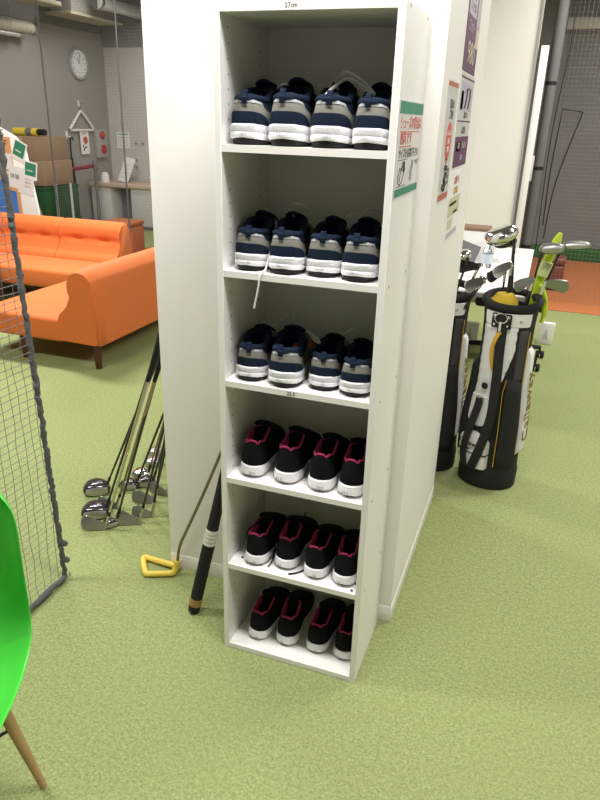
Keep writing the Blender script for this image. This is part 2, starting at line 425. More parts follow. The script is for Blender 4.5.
    f = MB(); f.grid(rows); f.build('tongue', TNG, root, solid=.006)
    # laces over the vamp
    lm = M_lace if kind == 'A' else M_blace
    for i in range(4):
        y0 = yt+.012+i*.017; pts = []
        for k in range(9):
            x = -1+k/4; w = .021-.001*i
            # ride on the instep line
            zz = zt+.004-(y0-yt)*(.50+.004*i)
            pts.append((s.cx(.45)+w*x, y0+.006*x*(1 if i % 2 else -1), zz+.004-.011*abs(x)**2.4))
        f = MB(); f.tube(pts, .0023, 6); f.build('lace', lm, root)
    if kind == 'A':
        band = lambda t: max(0, 1-abs(2*t-1)**2.6)
        f = s.patch(-.30, .30, lambda t: .01, lambda t: .02+.42*band(t)**.6, .0022, 28, 6); f.build('heel_band', M_navy, root)
        f = s.patch(-.24, .24, lambda t: .70+.05*band(t), lambda t: .99, .0012, 24, 6); f.build('heel_patch', M_lgrey, root)
        for sg in (-1, 1):
            f = s.patch(sg*.26, sg*.60, lambda t: .60-.14*math.sin(PI*t)+.08*t, lambda t: .995, .0016, 16, 6); f.build('side_panel', M_navy, root)
            f = s.patch(sg*.56, sg*.62, lambda t: .36, lambda t: .62, .0020, 6, 4); f.build('side_badge', mat('orange_badge', (.70, .16, .03), .6), root)
        f = s.patch(-.99, -.74, lambda t: .02, lambda t: .30, .0016, 14, 5); f.build('toe_guard', M_navy, root)
        f = s.patch(.74, .99, lambda t: .02, lambda t: .30, .0016, 14, 5); f.build('toe_guard', M_navy, root)
        # padded heel lip and pull tab
        lp = []
        for j in range(7):
            v = .80+.24*j/6; lp.append([])
            for i in range(17):
                t = -1+i/8; q = .17*t; vv = max(v, .80+.16*abs(t)**2) if j < 6 else v
                p = s.S(q, min(vv, 1)); n = s.N(q, min(vv, 1)); lp[-1].append(p+n*(.004*(1-abs(t)**4)*math.sin(PI*min(1, (j+.6)/6.6))**.7+.0008)+Vector((0, 0, max(0, vv-1)*.05)))
        f = MB(); f.grid(lp); hl_ = f.build('heel_lip', M_navy, root)
        xs = -.004*side
        P = [s.S(.0, .70), s.S(0, .82), s.S(0, .94), s.collar(0)]
        off = [.003, .0055, .008, .007]
        loop = [P[i]+Vector((0, -off[i], 0)) for i in range(4)] + [s.collar(0)+Vector((0, -.004, .011)), s.collar(0)+Vector((0, .003, .009)), s.collar(0)+Vector((0, .006, -.002))]
        loop = smoothpts(loop, 4)
        f = MB(); f.grid([[p+Vector((xs+x, 0, 0)) for x in (-.0065, -.004, 0, .004, .0065)] for p in loop]); f.build('pull_tab', M_navy, hl_, solid=.0022)
    return root

def size_mark(kind, side, root, s):
    sh = Shoe(kind, side)
    z = (.024 if kind == 'A' else .019)
    y = -.0012-(.0016 if kind == 'A' else .0016)
    return text(s, 'size_mark', .0105, M_ink, frame((-.008*side, sh.L*(.5-.5*(1+.045*.5))+y+.0005, z), (1, 0, -.05), (0, 0, 1)), root)

protos = {(k, sd): make_shoe(k, sd) for k in 'AB' for sd in (-1, 1)}
used = set()
def place_shoe(kind, side, loc, yaw, scale, label, size, group):
    key = (kind, side)
    if key in used: o = copy_tree(PR[key])
    else: o = protos[key]; used.add(key)
    o.location = loc; o.rotation_euler = (0, 0, yaw); o.scale = (scale,)*3
    o['label'] = label; o['group'] = group
    return o
PR = {}
for k, o in protos.items():          # clean copies to copy from: the first of each kind is placed itself
    PR[k] = o
ordw = ['leftmost', 'second from left', 'third from left', 'rightmost']
rows = [  # z, kind, size, [(x, y, yaw deg, scale)]
    ('top', BZ[4]+ST, 'A', '27', [(.067, .008, -2, 1.03), (.1695, .004, 2, 1.06), (.2715, .004, 2.5, 1.04), (.3665, .004, -.5, 1.0)]),
    ('second', BZ[3]+ST, 'A', '26', [(.074, .014, 2, .98), (.170, .010, 4, 1.0), (.264, .022, 3, .97), (.357, .012, 2, 1.0)]),
    ('third', BZ[2]+ST, 'A', '25', [(.074, .016, 3, .95), (.175, .006, 4.5, 1.02), (.277, .028, 3, .93), (.3645, .018, 3, .93)]),
    ('fourth', BZ[1]+ST, 'B', '24.5', [(.080, .022, 4, 1.06), (.178, .022, -4, 1.06), (.284, .018, 1, 1.06), (.370, .020, 0, 1.05)]),
    ('fifth', BZ[0]+ST, 'B', '24', [(.089, .018, -2, 1.0), (.180, .032, -3, 1.0), (.277, .022, -2, 1.0), (.367, .022, 0, 1.0)]),
    ('bottom', .019, 'B', '23', [(.090, .040, -3, .98), (.186, .048, 1, 1.0), (.283, .052, -3, .98), (.373, .054, -2, .97)]),
]
SHOES = {}
for name, z, kind, size, L in rows:
    for i, (x, y, yaw, sc) in enumerate(L):
        side = -1 if i % 2 == 0 else 1
        if kind == 'A': lab = 'grey and navy sneaker, %s on the %s shelf of the rack' % (ordw[i], name)
        else: lab = 'black pink-lined running shoe, %s on the %s shelf of the rack' % (ordw[i], name)
        if name == 'top' and i == 2: lab = 'grey navy sneaker with lace looped over its opening, third on the top shelf'
        if name == 'second' and i == 0: lab = 'grey navy sneaker with its lace hanging over the board edge, second shelf'
        if name == 'third' and i == 1: lab = 'grey navy sneaker with orange insole showing, second on the third shelf'
        if name == 'fifth' and i == 0: lab = 'black pink-lined running shoe with looped lace, leftmost on the fifth shelf'
        g = 'grey and navy sneakers in the rack' if kind == 'A' else 'black and pink running shoes in the rack'
        SHOES[name, i] = (place_shoe(kind, side, (x, y, z+.0003), R(yaw), sc, lab, size, g), kind, side, size)
for k, (o, kind, side, size) in SHOES.items():
    size_mark(kind, side, o, size)

def extra_lace(key, pts, m, rad=.0026, name='lace'):
    o = SHOES[key][0]; bpy.context.view_layer.update()
    inv = o.matrix_world.inverted()
    f = MB(); f.tube([inv @ p for p in smoothpts(pts, 7)], rad, 7); ob = f.build(name, m, o); ob['label'] = 'loose lace end'
zt = BZ[4]+ST
extra_lace(('top', 2), [(.262, .135, zt+.118), (.238, .09, zt+.110), (.234, .06, zt+.100), (.246, .05, zt+.102), (.262, .07, zt+.125), (.29, .09, zt+.146), (.325, .10, zt+.132), (.350, .09, zt+.112)], M_lace, .0038)
extra_lace(('top', 2), [(.258, .14, zt+.12), (.262, .10, zt+.140), (.285, .09, zt+.160), (.32, .11, zt+.142), (.352, .10, zt+.116), (.335, .10, zt+.12), (.30, .12, zt+.135)], M_lace, .0038)
extra_lace(('top', 3), [(.365, .13, zt+.115), (.375, .15, zt+.14), (.372, .19, zt+.168), (.366, .21, zt+.19)], M_lace)
extra_lace(('top', 1), [(.19, .13, zt+.12), (.215, .12, zt+.135), (.232, .14, zt+.128), (.225, .16, zt+.11)], M_lace)
extra_lace(('top', 0), [(.09, .14, zt+.115), (.12, .13, zt+.135), (.14, .14, zt+.125), (.13, .16, zt+.10)], M_lace)
zt = BZ[3]+ST
extra_lace(('second', 0), [(.095, .15, zt+.115), (.115, .11, zt+.10), (.122, .06, zt+.055), (.123, .025, zt+.012), (.122, .006, zt+.004), (.120, -.006, zt-.005), (.115, -.0095, zt-.04), (.106, -.010, zt-.085)], M_lace, .0028)
extra_lace(('second', 1), [(.155, .14, zt+.12), (.150, .12, zt+.15), (.165, .115, zt+.162), (.19, .13, zt+.15), (.205, .15, zt+.12)], M_lace)
extra_lace(('second', 2), [(.27, .15, zt+.115), (.295, .15, zt+.14), (.33, .16, zt+.135), (.335, .17, zt+.11)], M_lace)
extra_lace(('second', 3), [(.36, .15, zt+.11), (.33, .16, zt+.145), (.36, .17, zt+.155), (.40, .16, zt+.13)], M_lace)
zt = BZ[2]+ST
extra_lace(('third', 1), [(.185, .15, zt+.115), (.205, .13, zt+.125), (.235, .11, zt+.118), (.248, .10, zt+.108), (.23, .11, zt+.11), (.20, .14, zt+.125)], M_lace, .003)
extra_lace(('third', 0), [(.08, .15, zt+.11), (.10, .16, zt+.125), (.125, .17, zt+.15), (.145, .16, zt+.17), (.15, .16, zt+.15)], M_lace)
extra_lace(('third', 2), [(.28, .14, zt+.11), (.305, .15, zt+.13), (.33, .15, zt+.145), (.335, .16, zt+.12)], M_lace)
extra_lace(('third', 3), [(.36, .15, zt+.10), (.385, .16, zt+.115), (.40, .16, zt+.10)], M_lace)
f = MB(); f.lathe([(.013, .0), (.012, .002)], 16, frame((.010, .108, .078), (1, 0, 0), (0, .35, .94))); f.build('insole_badge', M_orange_in, SHOES['third', 1][0])
zt = BZ[0]+ST
extra_lace(('fifth', 0), [(.10, .12, zt+.095), (.075, .09, zt+.105), (.06, .055, zt+.098), (.065, .04, zt+.088), (.085, .055, zt+.094)], M_blace, .0026)
extra_lace(('fifth', 0), [(.125, .12, zt+.06), (.135, .08, zt+.02), (.137, .055, zt+.003), (.136, .03, zt+.003)], M_blace, .0022)
extra_lace(('fifth', 2), [(.247, .10, zt+.02), (.243, .06, zt+.004), (.228, .035, zt+.003), (.205, .018, zt+.003)], M_blace, .0028)
extra_lace(('fifth', 1), [(.19, .13, zt+.10), (.205, .14, zt+.125), (.21, .15, zt+.14)], M_blace, .0022)

# ------------------------------------------------------------------ notices
def sheet(name, label, cat, M, w, h, th=.0012, m=None, group=None, base=True):
    """flat sheet standing in local xy of M; parts are added in the sheet's own frame."""
    root = bpy.data.objects.new(name, None); C.objects.link(root); root.matrix_world = M; tag(root, label, cat, group)
    f = MB(); f.bx(0, w, 0, h, 0, th); f.build('sheet', m or mat('sleeved_paper', (.66, .64, .625), .35), root)
    return root
def rect(root, name, x0, x1, y0, y1, m, z=.0012, th=.0004):
    f = MB(); f.bx(x0, x1, y0, y1, z, z+th); return f.build(name, m, root)
def line(root, name, pts, m, rad=.001, z=.0014):
    f = MB(); f.tube([(x, y, z) for x, y in pts], rad, 5); return f.build(name, m, root)
def wr(root, s, x, y, size, m, sx=1., z=.0018, name='lettering'):
    return text(s, name, size, m, frame((x, y, z), (1, 0, 0), (0, 1, 0)), root, .0002, sx)

# green-barred notice on the outer side of the rack (x of the sheet runs into depth)
n = sheet('notice', 'white notice with green bars and red lettering on the side of the shoe rack', 'notice', frame((SW+.0002, -.002+.012, 1.408), (0, 1, 0), (0, 0, 1)), .278, .205)
rect(n, 'green_bar', 0.004, .274, .178, .203, M_green_ink); rect(n, 'green_bar', 0.004, .274, .003, .020, M_green_ink)
wr(n, 'シューズの貸出は', .138, .158, .030, M_red_ink); rect(n, 'underline', .02, .25, .140, .142, M_red_ink)
wr(n, '無料です', .09, .126, .030, M_red_ink, 1.1); rect(n, 'underline', .02, .16, .109, .111, M_red_ink)
wr(n, 'サイズをお選び下さい', .135, .094, .023, M_dark)
rect(n, 'underline', .02, .12, .081, .0825, M_dark); rect(n, 'underline', .02, .12, .024, .0255, M_dark)
line(n, 'shoe_drawing', [(.035, .033), (.03, .05), (.045, .065), (.06, .06), (.07, .075), (.09, .078), (.10, .06), (.085, .045), (.075, .033), (.055, .028), (.035, .033)], M_dark, .0012)
line(n, 'shoe_drawing', [(.05, .035), (.055, .055), (.08, .07), (.09, .055)], M_dark, .001)
rect(n, 'shoe_drawing', .078, .10, .055, .077, M_dark)
line(n, 'figure_drawing', [(.165, .03), (.17, .045), (.166, .055), (.178, .066), (.18, .078)], M_dark, .001)
line(n, 'figure_drawing', [(.185, .03), (.183, .05), (.19, .062), (.195, .077)], M_dark, .001)
wr(n, 'サイズ', .235, .072, .012, M_dark)

X = PX1+.0002
n = sheet('poster', 'white poster with red circle and red top bar on the side of the white partition', 'poster', frame((X, .400, 1.365), (0, 1, 0), (0, 0, 1)), .185, .310)
rect(n, 'red_bar', .0, .185, .296, .307, M_redbar); rect(n, 'red_bar', .0, .185, .004, .020, M_redbar)
wr(n, '打席の', .095, .252, .026, M_dark); wr(n, 'ご案内', .095, .226, .026, M_dark)
f = MB(); f.lathe([(.050, 0), (.050, .0006)], 32, Matrix.Translation((.092, .158, .0012))); f.build('red_circle', M_red_ink, n)
f = MB(); f.prism([(.075, .115), (.105, .112), (.085, .092)], .0006, Matrix.Translation((0, 0, .0012))); f.build('red_pointer', M_red_ink, n)
for k, t in enumerate(('レッスン', '初回', '無料')): wr(n, t, .092, .180-.022*k, .018, M_paper, z=.0022)
line(n, 'golfer_drawing', [(.07, .03), (.085, .045), (.07, .06), (.09, .075)], M_dark, .006); line(n, 'golfer_drawing', [(.05, .035), (.055, .045)], M_dark, .007)
line(n, 'golfer_drawing', [(.07, .085), (.075, .095)], M_dark, .008)
for k in range(2): wr(n, '受\n付\n中', .135+.022*k, .062, .016, M_dark)

n = sheet('poster', 'purple poster with white panel and pale yellow lettering high on the partition side', 'poster', frame((X, .625, 1.712), (0, 1, 0), (0, 0, 1)), .300, .235, m=M_purple)
rect(n, 'white_panel', .02, .19, .145, .225, M_lilac); wr(n, 'ゴルフ', .105, .197, .035, M_purple); wr(n, 'レンタル', .105, .166, .030, M_purple)
rect(n, 'lilac_panel', .215, .298, .130, .230, M_lilac)
wr(n, 'ロッカー', .12, .118, .036, M_lilac); rect(n, 'beige_panel', .225, .295, .075, .128, M_cream)
wr(n, '980', .155, .050, .085, M_cream, 1.35)

n = sheet('poster', 'white and purple poster with dark picture, below the purple poster on the partition', 'poster', frame((X, .632, 1.445), (0, 1, 0), (0, 0, 1)), .320, .262)
rect(n, 'purple_bar', 0, .32, .249, .254, M_purple); rect(n, 'picture', .02, .30, .162, .240, M_lilac)
rect(n, 'picture', .03, .085, .165, .215, M_dark); line(n, 'picture', [(.12, .17), (.15, .2), (.14, .22), (.19, .225)], M_dark, .004); line(n, 'picture', [(.2, .17), (.23, .2), (.22, .225)], M_dark, .004)
wr(n, '月額プラン', .18, .148, .020, M_dark); rect(n, 'purple_bar', 0, .32, .130, .134, M_purple)
wr(n, '入会受付', .16, .105, .024, M_dark); rect(n, 'purple_field', 0, .32, .0, .088, M_purple)
rect(n, 'yellow_tag', .04, .14, .046, .074, M_gold); wr(n, '特典', .09, .06, .022, M_cream, z=.002); wr(n, 'プレゼント', .22, .06, .022, M_cream); wr(n, '実施中', .18, .024, .020, M_lilac)

n = sheet('poster', 'pale green poster with red heading, lowest on the side of the partition', 'poster', frame((X, .622, 1.225), (0, 1, 0), (0, 0, 1)), .300, .205, m=M_paper)
rect(n, 'pale_green_field', .02, .28, .07, .13, M_palegreen); wr(n, 'お知らせ', .15, .178, .030, M_red_ink); wr(n, '営業時間', .15, .146, .026, M_gold)
rect(n, 'black_bar', .04, .20, .105, .113, M_dark); rect(n, 'black_bar', .14, .24, .075, .082, M_dark); rect(n, 'gold_field', .03, .15, .03, .065, M_palegreen); rect(n, 'grey_field', .03, .27, .004, .022, M_lilac)

# ------------------------------------------------------------------ swing trainer rod with yellow loop
t = thing('bent_rod_trainer', 'bent metal rod with yellow loop handle leaning beside the shoe rack', 'swing trainer', (-.33, .265, 0))
L0 = Vector((-.33, .265, 0))
f = MB(); f.tube([Vector(p)-L0 for p in smoothpts([(-.318, .268, .055), (-.312, .268, .10), (-.300, .268, .145), (-.285, .268, .18), (-.215, .268, .34), (-.133, .268, .54), (-.10, .268, .62), (-.05, .268, .75)], 6)], .0055, 10); f.build('rod', M_rod, t)
loopp = [(-.318, .268, .062), (-.322, .266, .038), (-.330, .256, .016), (-.345, .247, .0125), (-.408, .220, .0115), (-.428, .222, .0115), (-.478, .288, .0115), (-.474, .303, .0115), (-.455, .300, .0115), (-.36, .292, .016), (-.330, .282, .026)]
loopp = [Vector(p)-L0 for p in loopp]
f = MB(); f.tube(smoothpts(loopp, 5), .0112, 10); f.build('loop_handle', M_yellow, t)

# black swing stick
P0 = Vector((-.168, .107, 0)); P1 = Vector((-.022, .150, .70)); d = (P1-P0).normalized()
t = thing('swing_stick', 'thick black swing stick with white label leaning on the shoe rack', 'swing trainer', P0)
q = Vector((0, 0, 1)).rotation_difference(d).to_matrix().to_4x4(); q = Matrix.Translation((0, 0, .006)) @ q
Ls = (P1-P0).length
f = MB(); f.lathe([(.010, .0), (.0195, .004), (.0205, .012), (.0205, .030)], 20, q); f.build('end_cap', M_black, t)
f = MB(); f.lathe([(.0215, .030), (.0218, .034), (.0218, .056), (.0212, .060)], 20, q); f.build('tape_ring', M_cork, t)
f = MB(); f.lathe([(.0205, .060), (.0205, .30), (.018, .42), (.0165, Ls-.02), (.012, Ls)], 20, q); f.build('barrel', M_grip, t)
f = MB(); f.lathe([(.0207, .285), (.0203, .345)], 20, q, cap=False); lb_ = f.build('label', M_paper, t)
for k in range(3):
    f = MB(); f.lathe([(.0213, .297+.015*k), (.0211, .301+.015*k)], 20, q, cap=False); f.build('label_print', M_leafgrey, lb_)

# ------------------------------------------------------------------ golf clubs
def wood_mb(w, dpt, h):
    """wood head: face towards -y, toe towards -x, hosel end near x=+w*.42; sole on z=0. returns crown, face."""
    def ring(z, k):
        pts = []
        for i in range(40):
            a = 2*PI*i/40; ca, sa = math.cos(a), math.sin(a)
            x = w*.5*ca*k; y = dpt*.5*sa*k
            if sa < 0: y = -dpt*.32*abs(sa)**.45*k
            else: y = dpt*.68*sa*k*(1-.12*ca)
            pts.append(Vector((x, y, z)))
        return pts
    lv = [(0, .55), (.04, .72), (.16, .88), (.42, 1.0), (.62, .985), (.80, .86), (.93, .62), (1.0, .25)]
    body = MB(); body.loft([ring(h*a, k) for a, k in lv])
    face = MB(); rows = []
    for j in range(7):
        z = h*(.10+.72*j/6); rows.append([])
        for i in range(15):
            x = (-1+2*i/14); zz = z-.10*h*abs(x)**2*(1 if j > 3 else -1)*abs(j-3)/3
            k = interp(lv, zz/h); ww = w*.40*k
            rows[-1].append(Vector((ww*x, -dpt*.32*k*(1-min(1, abs(x)*ww/(w*.5*k))**2)**.225-.0012, zz)))
    face.grid(rows)
    return body, face

def iron_mb(w, h):
    """iron head: face towards -y, toe at -x, hosel at x=0, sole on z=0"""
    poly = [(.004, .0), (-.25*w, -.001), (-.62*w, .002), (-.86*w, .008), (-.98*w, .22*h), (-1.0*w, .55*h), (-.94*w, .86*h), (-.82*w, .99*h), (-.68*w, .96*h), (-.40*w, .70*h), (-.12*w, .48*h), (.004, .42*h)]
    pts = [(p.x, p.y) for p in smoothpts([(a, b, 0) for a, b in poly], 3)]
    blade = MB(); blade.prism(pts, .010, frame((0, .005, 0), (1, 0, 0), (0, .30, .95)), bev=.002)
    in_ = [(-.55*w+(x+.55*w)*.84, .45*h+(y-.45*h)*.84) for x, y in pts]
    face = MB(); face.prism(in_, .0006, frame((-.0, -.0040, .0), (1, 0, 0), (0, .30, .95)))
    return blade, face

def club(kind, H, G, yaw, label, group, shaft=None, scale=1., grip=True, name=None, crown=None, facem=None, hz=None, gl=.20):
    """club standing with its head at H (hosel foot on the floor) and its butt at G."""
    H, G = Vector(H), Vector(G)
    nm = name or ('golf_driver' if kind == 'driver' else 'golf_wood' if kind == 'wood' else 'golf_iron')
    root = thing(nm, label, 'golf club', (H.x, H.y, H.z), 0, group)
    Rz = Matrix.Rotation(yaw, 4, 'Z')
    if kind in ('driver', 'wood'):
        w, dp, h = ((.118, .108, .058) if kind == 'driver' else (.090, .078, .040))
        w, dp, h = w*scale, dp*scale, h*scale
        b, fc = wood_mb(w, dp, h)
        T = Rz @ Matrix.Translation((-w*.36, .0, 0))
        b.bm.transform(T); fc.bm.transform(T)
        b.build('head', crown or M_gun, root, 60); fc.build('face_plate', facem or M_face, root)
        foot = Vector((0, 0, h*.62)); hos = .045
    else:
        w, h = .082*scale, .056*scale
        b, fc = iron_mb(w, h); b.bm.transform(Rz); fc.bm.transform(Rz)
        b.build('head', crown or M_steel, root); fc.build('face_plate', facem or M_face, root)
        foot = Vector((0, 0, .012)); hos = .075
    A = foot; B = G-H; d = (B-A).normalized(); L = (B-A).length
    f = MB(); f.tube([A-d*.004, A+d*.01, A+d*hos], [.0070, .0068, .0060], 12); f.build('hosel', M_gun if kind != 'iron' else M_steel, root)
    f = MB(); f.tube([A+d*(hos-.002), A+d*(hos+.018)], [.0066, .0052], 10); f.build('ferrule', M_black, root)
    f = MB(); f.tube([A+d*hos, A+d*(L-gl*.9 if grip else L)], [.0046, .0068], 10); f.build('shaft', shaft or M_graph, root)
    if grip:
        f = MB(); f.tube([A+d*(L-gl), A+d*(L-gl+.01), A+d*(L-.03), A+d*(L-.004), A+d*L], [.0070, .0080, .0115, .0125, .010], 12); f.build('grip', M_grip, root)
    return root
G1 = 'golf clubs leaning on the left side of the partition'
yw = R(-20)
GX = -.3805
club('driver', (-.900, .668, .0), (GX, .521, 1.011), R(35), 'driver with large silver and black head, second row of the clubs by the partition', G1)
club('driver', (-.790, .505, .0), (GX, .485, 1.073), R(30), 'driver with large dark crown nearest the netting, front of the leaning clubs', G1, crown=M_gun)
club('iron', (-.735, .415, .0), (GX, .345, .899), R(30), 'iron with square grey face, frontmost head of the leaning clubs', G1, M_shaftsteel, scale=1.15)
club('iron', (-.785, .57, .0), (GX, .378, .869), R(25), 'silver iron on bronze shaft, between the two big driver heads', G1, M_copper)
club('wood', (-.716, .468, .0), (GX, .447, .973), R(60), 'small dark hybrid beside the frontmost square iron head', G1, M_graph, scale=.72)
club('iron', (-.630, .502, .0), (GX, .578, .923), R(30), 'iron with pinkish silver blade lying toward the white partition, front row', G1, M_graph, scale=1.15, facem=mat('warm_steel_face', (.50, .42, .38), .4, metal=.9))
club('iron', (-.610, .569, .0), (GX, .517, .930), R(30), 'iron with pinkish silver blade just behind the front blade, by the partition', G1, M_graph, scale=1.0, facem=MATS['warm_steel_face'])
club('wood', (-.800, .748, .0), (GX, .753, .993), R(20), 'round dark fairway wood in the middle of the leaning clubs', G1, M_graph)
club('wood', (-.804, .857, .0), (GX, .683, 1.009), R(20), 'fairway wood with bright silver head at the back of the leaning clubs', G1, M_copper, crown=M_chrome)
club('wood', (-.744, .800, .0), (GX, .740, 1.014), R(25), 'dark grey fairway wood right of the bright silver one', G1, M_graph)
club('iron', (-.660, .670, .0), (GX, .590, .933), R(30), 'upright grey iron close to the partition, middle of the clubs', G1, M_graph, scale=1.15)
club('wood', (-.852, 1.083, .0), (GX, .80, .95), R(25), 'farthest wood head at the partition edge, back of the leaning clubs', G1, M_graph, crown=M_steel)
club('wood', (-.811, .984, .0), (GX, .86, .99), R(25), 'second farthest grey wood head at the partition edge', G1, M_graph, crown=M_steel)
club('iron', (-.640, .744, .0), (GX, .64, .906), R(10), 'iron mostly hidden by the partition edge, rightmost of the leaning clubs', G1, M_graph)

# ------------------------------------------------------------------ golf net screen at left
t = thing('golf_net_screen', 'grey netted golf screen with rope-wrapped frame at left', 'net', (-.68, .09, 0))
NY0, NZ = -1.0, 2.05      # runs from y=0 (post) to y=NY0 in local coordinates
f = MB(); n_ = 0
z = .02
while z < NZ:
    sag = .004*math.sin(z*9)
    f.tube([(random.uniform(-.004, .004), -.024*z/2.05+(NY0+.024*z/2.05)*k/10, z+sag+random.uniform(-.0025, .0025)) for k in range(11)], .0012, 4); z += .0245
y = -.03
while y > NY0:
    f.tube([(random.uniform(-.004, .004), y+random.uniform(-.003, .003)+.004*math.sin(k*.7+y*20), NZ*k/24) for k in range(25)], .0012, 4); y -= .036
f.build('netting', M_netcord, t)
pts = [(random.uniform(-.003, .003), -.024*(2.05*k/160)+random.uniform(-.003, .003), .02+2.05*k/160) for k in range(161)]
f = MB(); f.tube(pts, [.0088+random.uniform(-.0015, .0022) for _ in pts], 9); f.build('edge_rope', M_netrope, t)
pts = [(random.uniform(-.003, .003), .0+NY0*k/40, .016+random.uniform(-.003, .003)) for k in range(41)]
f = MB(); f.tube(pts, [.0105+random.uniform(-.002, .003) for _ in pts], 9); f.build('bottom_rope', M_netrope, t)
f = MB(); f.tube([(0, .003, 2.06), (0, NY0, 2.06)], .012, 10); f.build('top_rail', M_netrope, t)
for z in (.085, .155):
    f = MB(); f.tube([(0, 0, z), (.006, .006, z+.003), (.012, .012, z-.003), (.016, .017, z-.002)], [.012, .012, .010, .004], 7); f.build('rope_knot', M_netrope, t)
f = MB(); f.tube([(.004, .012, .004), (.008, .018, .012), (.004, .022, .022), (.0, .014, .026)], .003, 8); f.build('hook', M_chrome, t)
f = MB(); f.bx(-1.2, -.745, -.95, -.06, .0, .005, .001); tag(f.build('turf_mat', M_orange_floor), 'orange turf strip on the floor behind the golf net screen', 'mat')

# ------------------------------------------------------------------ green shell chair
t = thing('shell_chair', 'bright green plastic shell chair with wooden legs at the left edge', 'chair', (-.303, -.80, 0), R(-157))
rows = []
prof = [(-.208, .868, .185), (-.204, .838, .212), (-.188, .72, .216), (-.170, .62, .214), (-.150, .53, .212), (-.118, .462, .215), (-.06, .430, .219), (.02, .422, .221), (.10, .425, .220), (.17, .432, .214), (.215, .425, .195), (.235, .405, .165)]
for i, (y, z, hw) in enumerate(prof):
    r = []
    for k in range(17):
        x = -1+k/8; up = abs(x)**3
        back = max(0, min(1, (z-.45)/.25))
        r.append(Vector((hw*x*(1-.05*up), y+.075*up*back, z+.055*up*(1-back)*(1 if y < .2 else .3)-(.03*abs(x)**4 if i < 2 else 0))))
    rows.append(r)
f = MB(); f.grid(rows); f.build('shell', M_chair, t, solid=.007, sub=2)
for sx in (-1, 1):
    for sy in (-1, 1):
        f = MB(); f.tube([(sx*.10, .03+sy*.09, .425), (sx*.12, .02+sy*.115, .30), (sx*.160, .01+sy*.150, .0)], [.012, .0145, .009], 12); f.build('leg', M_oak, t)
for a, b in (((-.128, -.107, .24), (.128, .139, .24)), ((.128, -.107, .24), (-.128, .139, .24))):
    f = MB(); f.tube([a, b], .004, 8); f.build('brace', M_black, t)
f = MB(); f.bx(-.11, .11, -.08, .13, .408, .420, .003); f.build('seat_bracket', M_black, t)

# ------------------------------------------------------------------ orange sofas
def sofa(name, label, loc, rz, length, segs, D, legy):
    """local y is depth (front 0, back D), x along the length"""
    t = thing(name, label, 'sofa', loc, rz, 'orange sofas round the coffee table')
    def solid(mb, pr, x0, x1, rd, tuck=0, nx=26):
        c = Vector((0, D*.62, .34)); rows = []
        for j in range(nx+1):
            u = j/nx
            x = x0+(x1-x0)*(u if 0 < j < nx else u); e = min(u, 1-u)*(x1-x0)
            k2 = 0 if e > rd else rd-math.sqrt(max(0, rd*rd-(rd-e)**2)); r = []
            for p in pr:
                q = Vector((0, p[0], p[1])); v = q-c
                q = c+v*(1-k2/max(v.length, .25)*.7)
                if tuck and D-.30 < p[0] < D-.10 and .38 < p[1] < .64:
                    dz = (p[1]-.495)/.030
                    q.y += tuck*math.exp(-dz*dz)*(.45+.55*sum(math.exp(-((u-b)/.10)**2) for b in (.28, .72)))
                r.append(Vector((x, q.y, q.z)))
            rows.append(r)
        V = mb.grid(rows, cv=False, cu=True)
        mb.face(V[0]); mb.face(list(reversed(V[-1])))
    P = [(D-.20, .60), (D-.206, .54), (D-.207, .48), (D-.217, .435), (D-.25, .395), (D-.285, .365), (D-.305, .33), (D-.31, .30)]
    back = [(D-.31, .30), (D-.31, .165), (D-.02, .165), (D, .18), (D+.002, .38), (D-.012, .57), (D-.035, .622), (D-.075, .655), (D-.125, .662), (D-.165, .648)] + P
    bk = [(p.x, p.y) for p in smoothpts([(a, b, 0) for a, b in back[4:]], 4)]
    back = back[:4]+bk
    seat = [(.02, .165), (D-.30, .165), (D-.30, .30), (D-.305, .318), (D-.36, .325), (.07, .325), (.03, .318), (.005, .29), (0, .25), (.002, .18)]
    gap = length/segs
    for k in range(segs):
        f = MB(); solid(f, back, k*gap+.003, (k+1)*gap-.003, .035, .030); f.build('back_cushion', M_sofa, t, 50)
    f = MB(); f.bx(.0, length, 0, D-.306, .165, .325, .028, 4); f.build('seat', M_sofa, t, 50)
    for sx in (.0, length):       # welt seams round the end of the back
        pts = [Vector((sx+(.006 if sx == 0 else -.006), D-.006+.004, z)) for z in (.18, .28, .38, .48, .56)]
        f = MB(); f.tube(pts, .0035, 6); f.build('welt', M_sofa, t)
    for sx in (.06, length-.06):
        for sy in legy:
            f = MB(); f.tube([(sx, sy, .175), (sx, sy, .0)], [.028, .021], 12); f.build('leg', M_walnut, t)
    return t
D1 = .98
s1 = sofa('sofa', 'orange sofa with its end and back toward the golf clubs', (-1.815-D1, 3.33, 0), 0, 1.38, 1, D1, (D1-.66, D1-.07))
s1.rotation_euler = (0, 0, R(-90))
s2 = sofa('sofa', 'long orange sofa at the back facing the coffee table', (-4.80, 3.14, 0), 0, 1.98, 3, .80, (.05, .74))

# ottoman behind
t = thing('ottoman', 'orange brown square ottoman behind the end of the long sofa', 'ottoman', (-3.93, 5.42, .0065))
f = MB(); f.bx(-.19, .19, -.19, .19, .03, .36, .03, 3); f.build('body', M_sofadk, t)
f = MB(); f.bx(-.195, .195, -.195, .195, .36, .41, .02, 3); f.build('seat', M_sofadk, t)
for sx in (-.15, .15):
    for sy in (-.15, .15):
        f = MB(); f.tube([(sx, sy, .035), (sx, sy, 0)], .018, 8); f.build('foot', M_walnut, t)

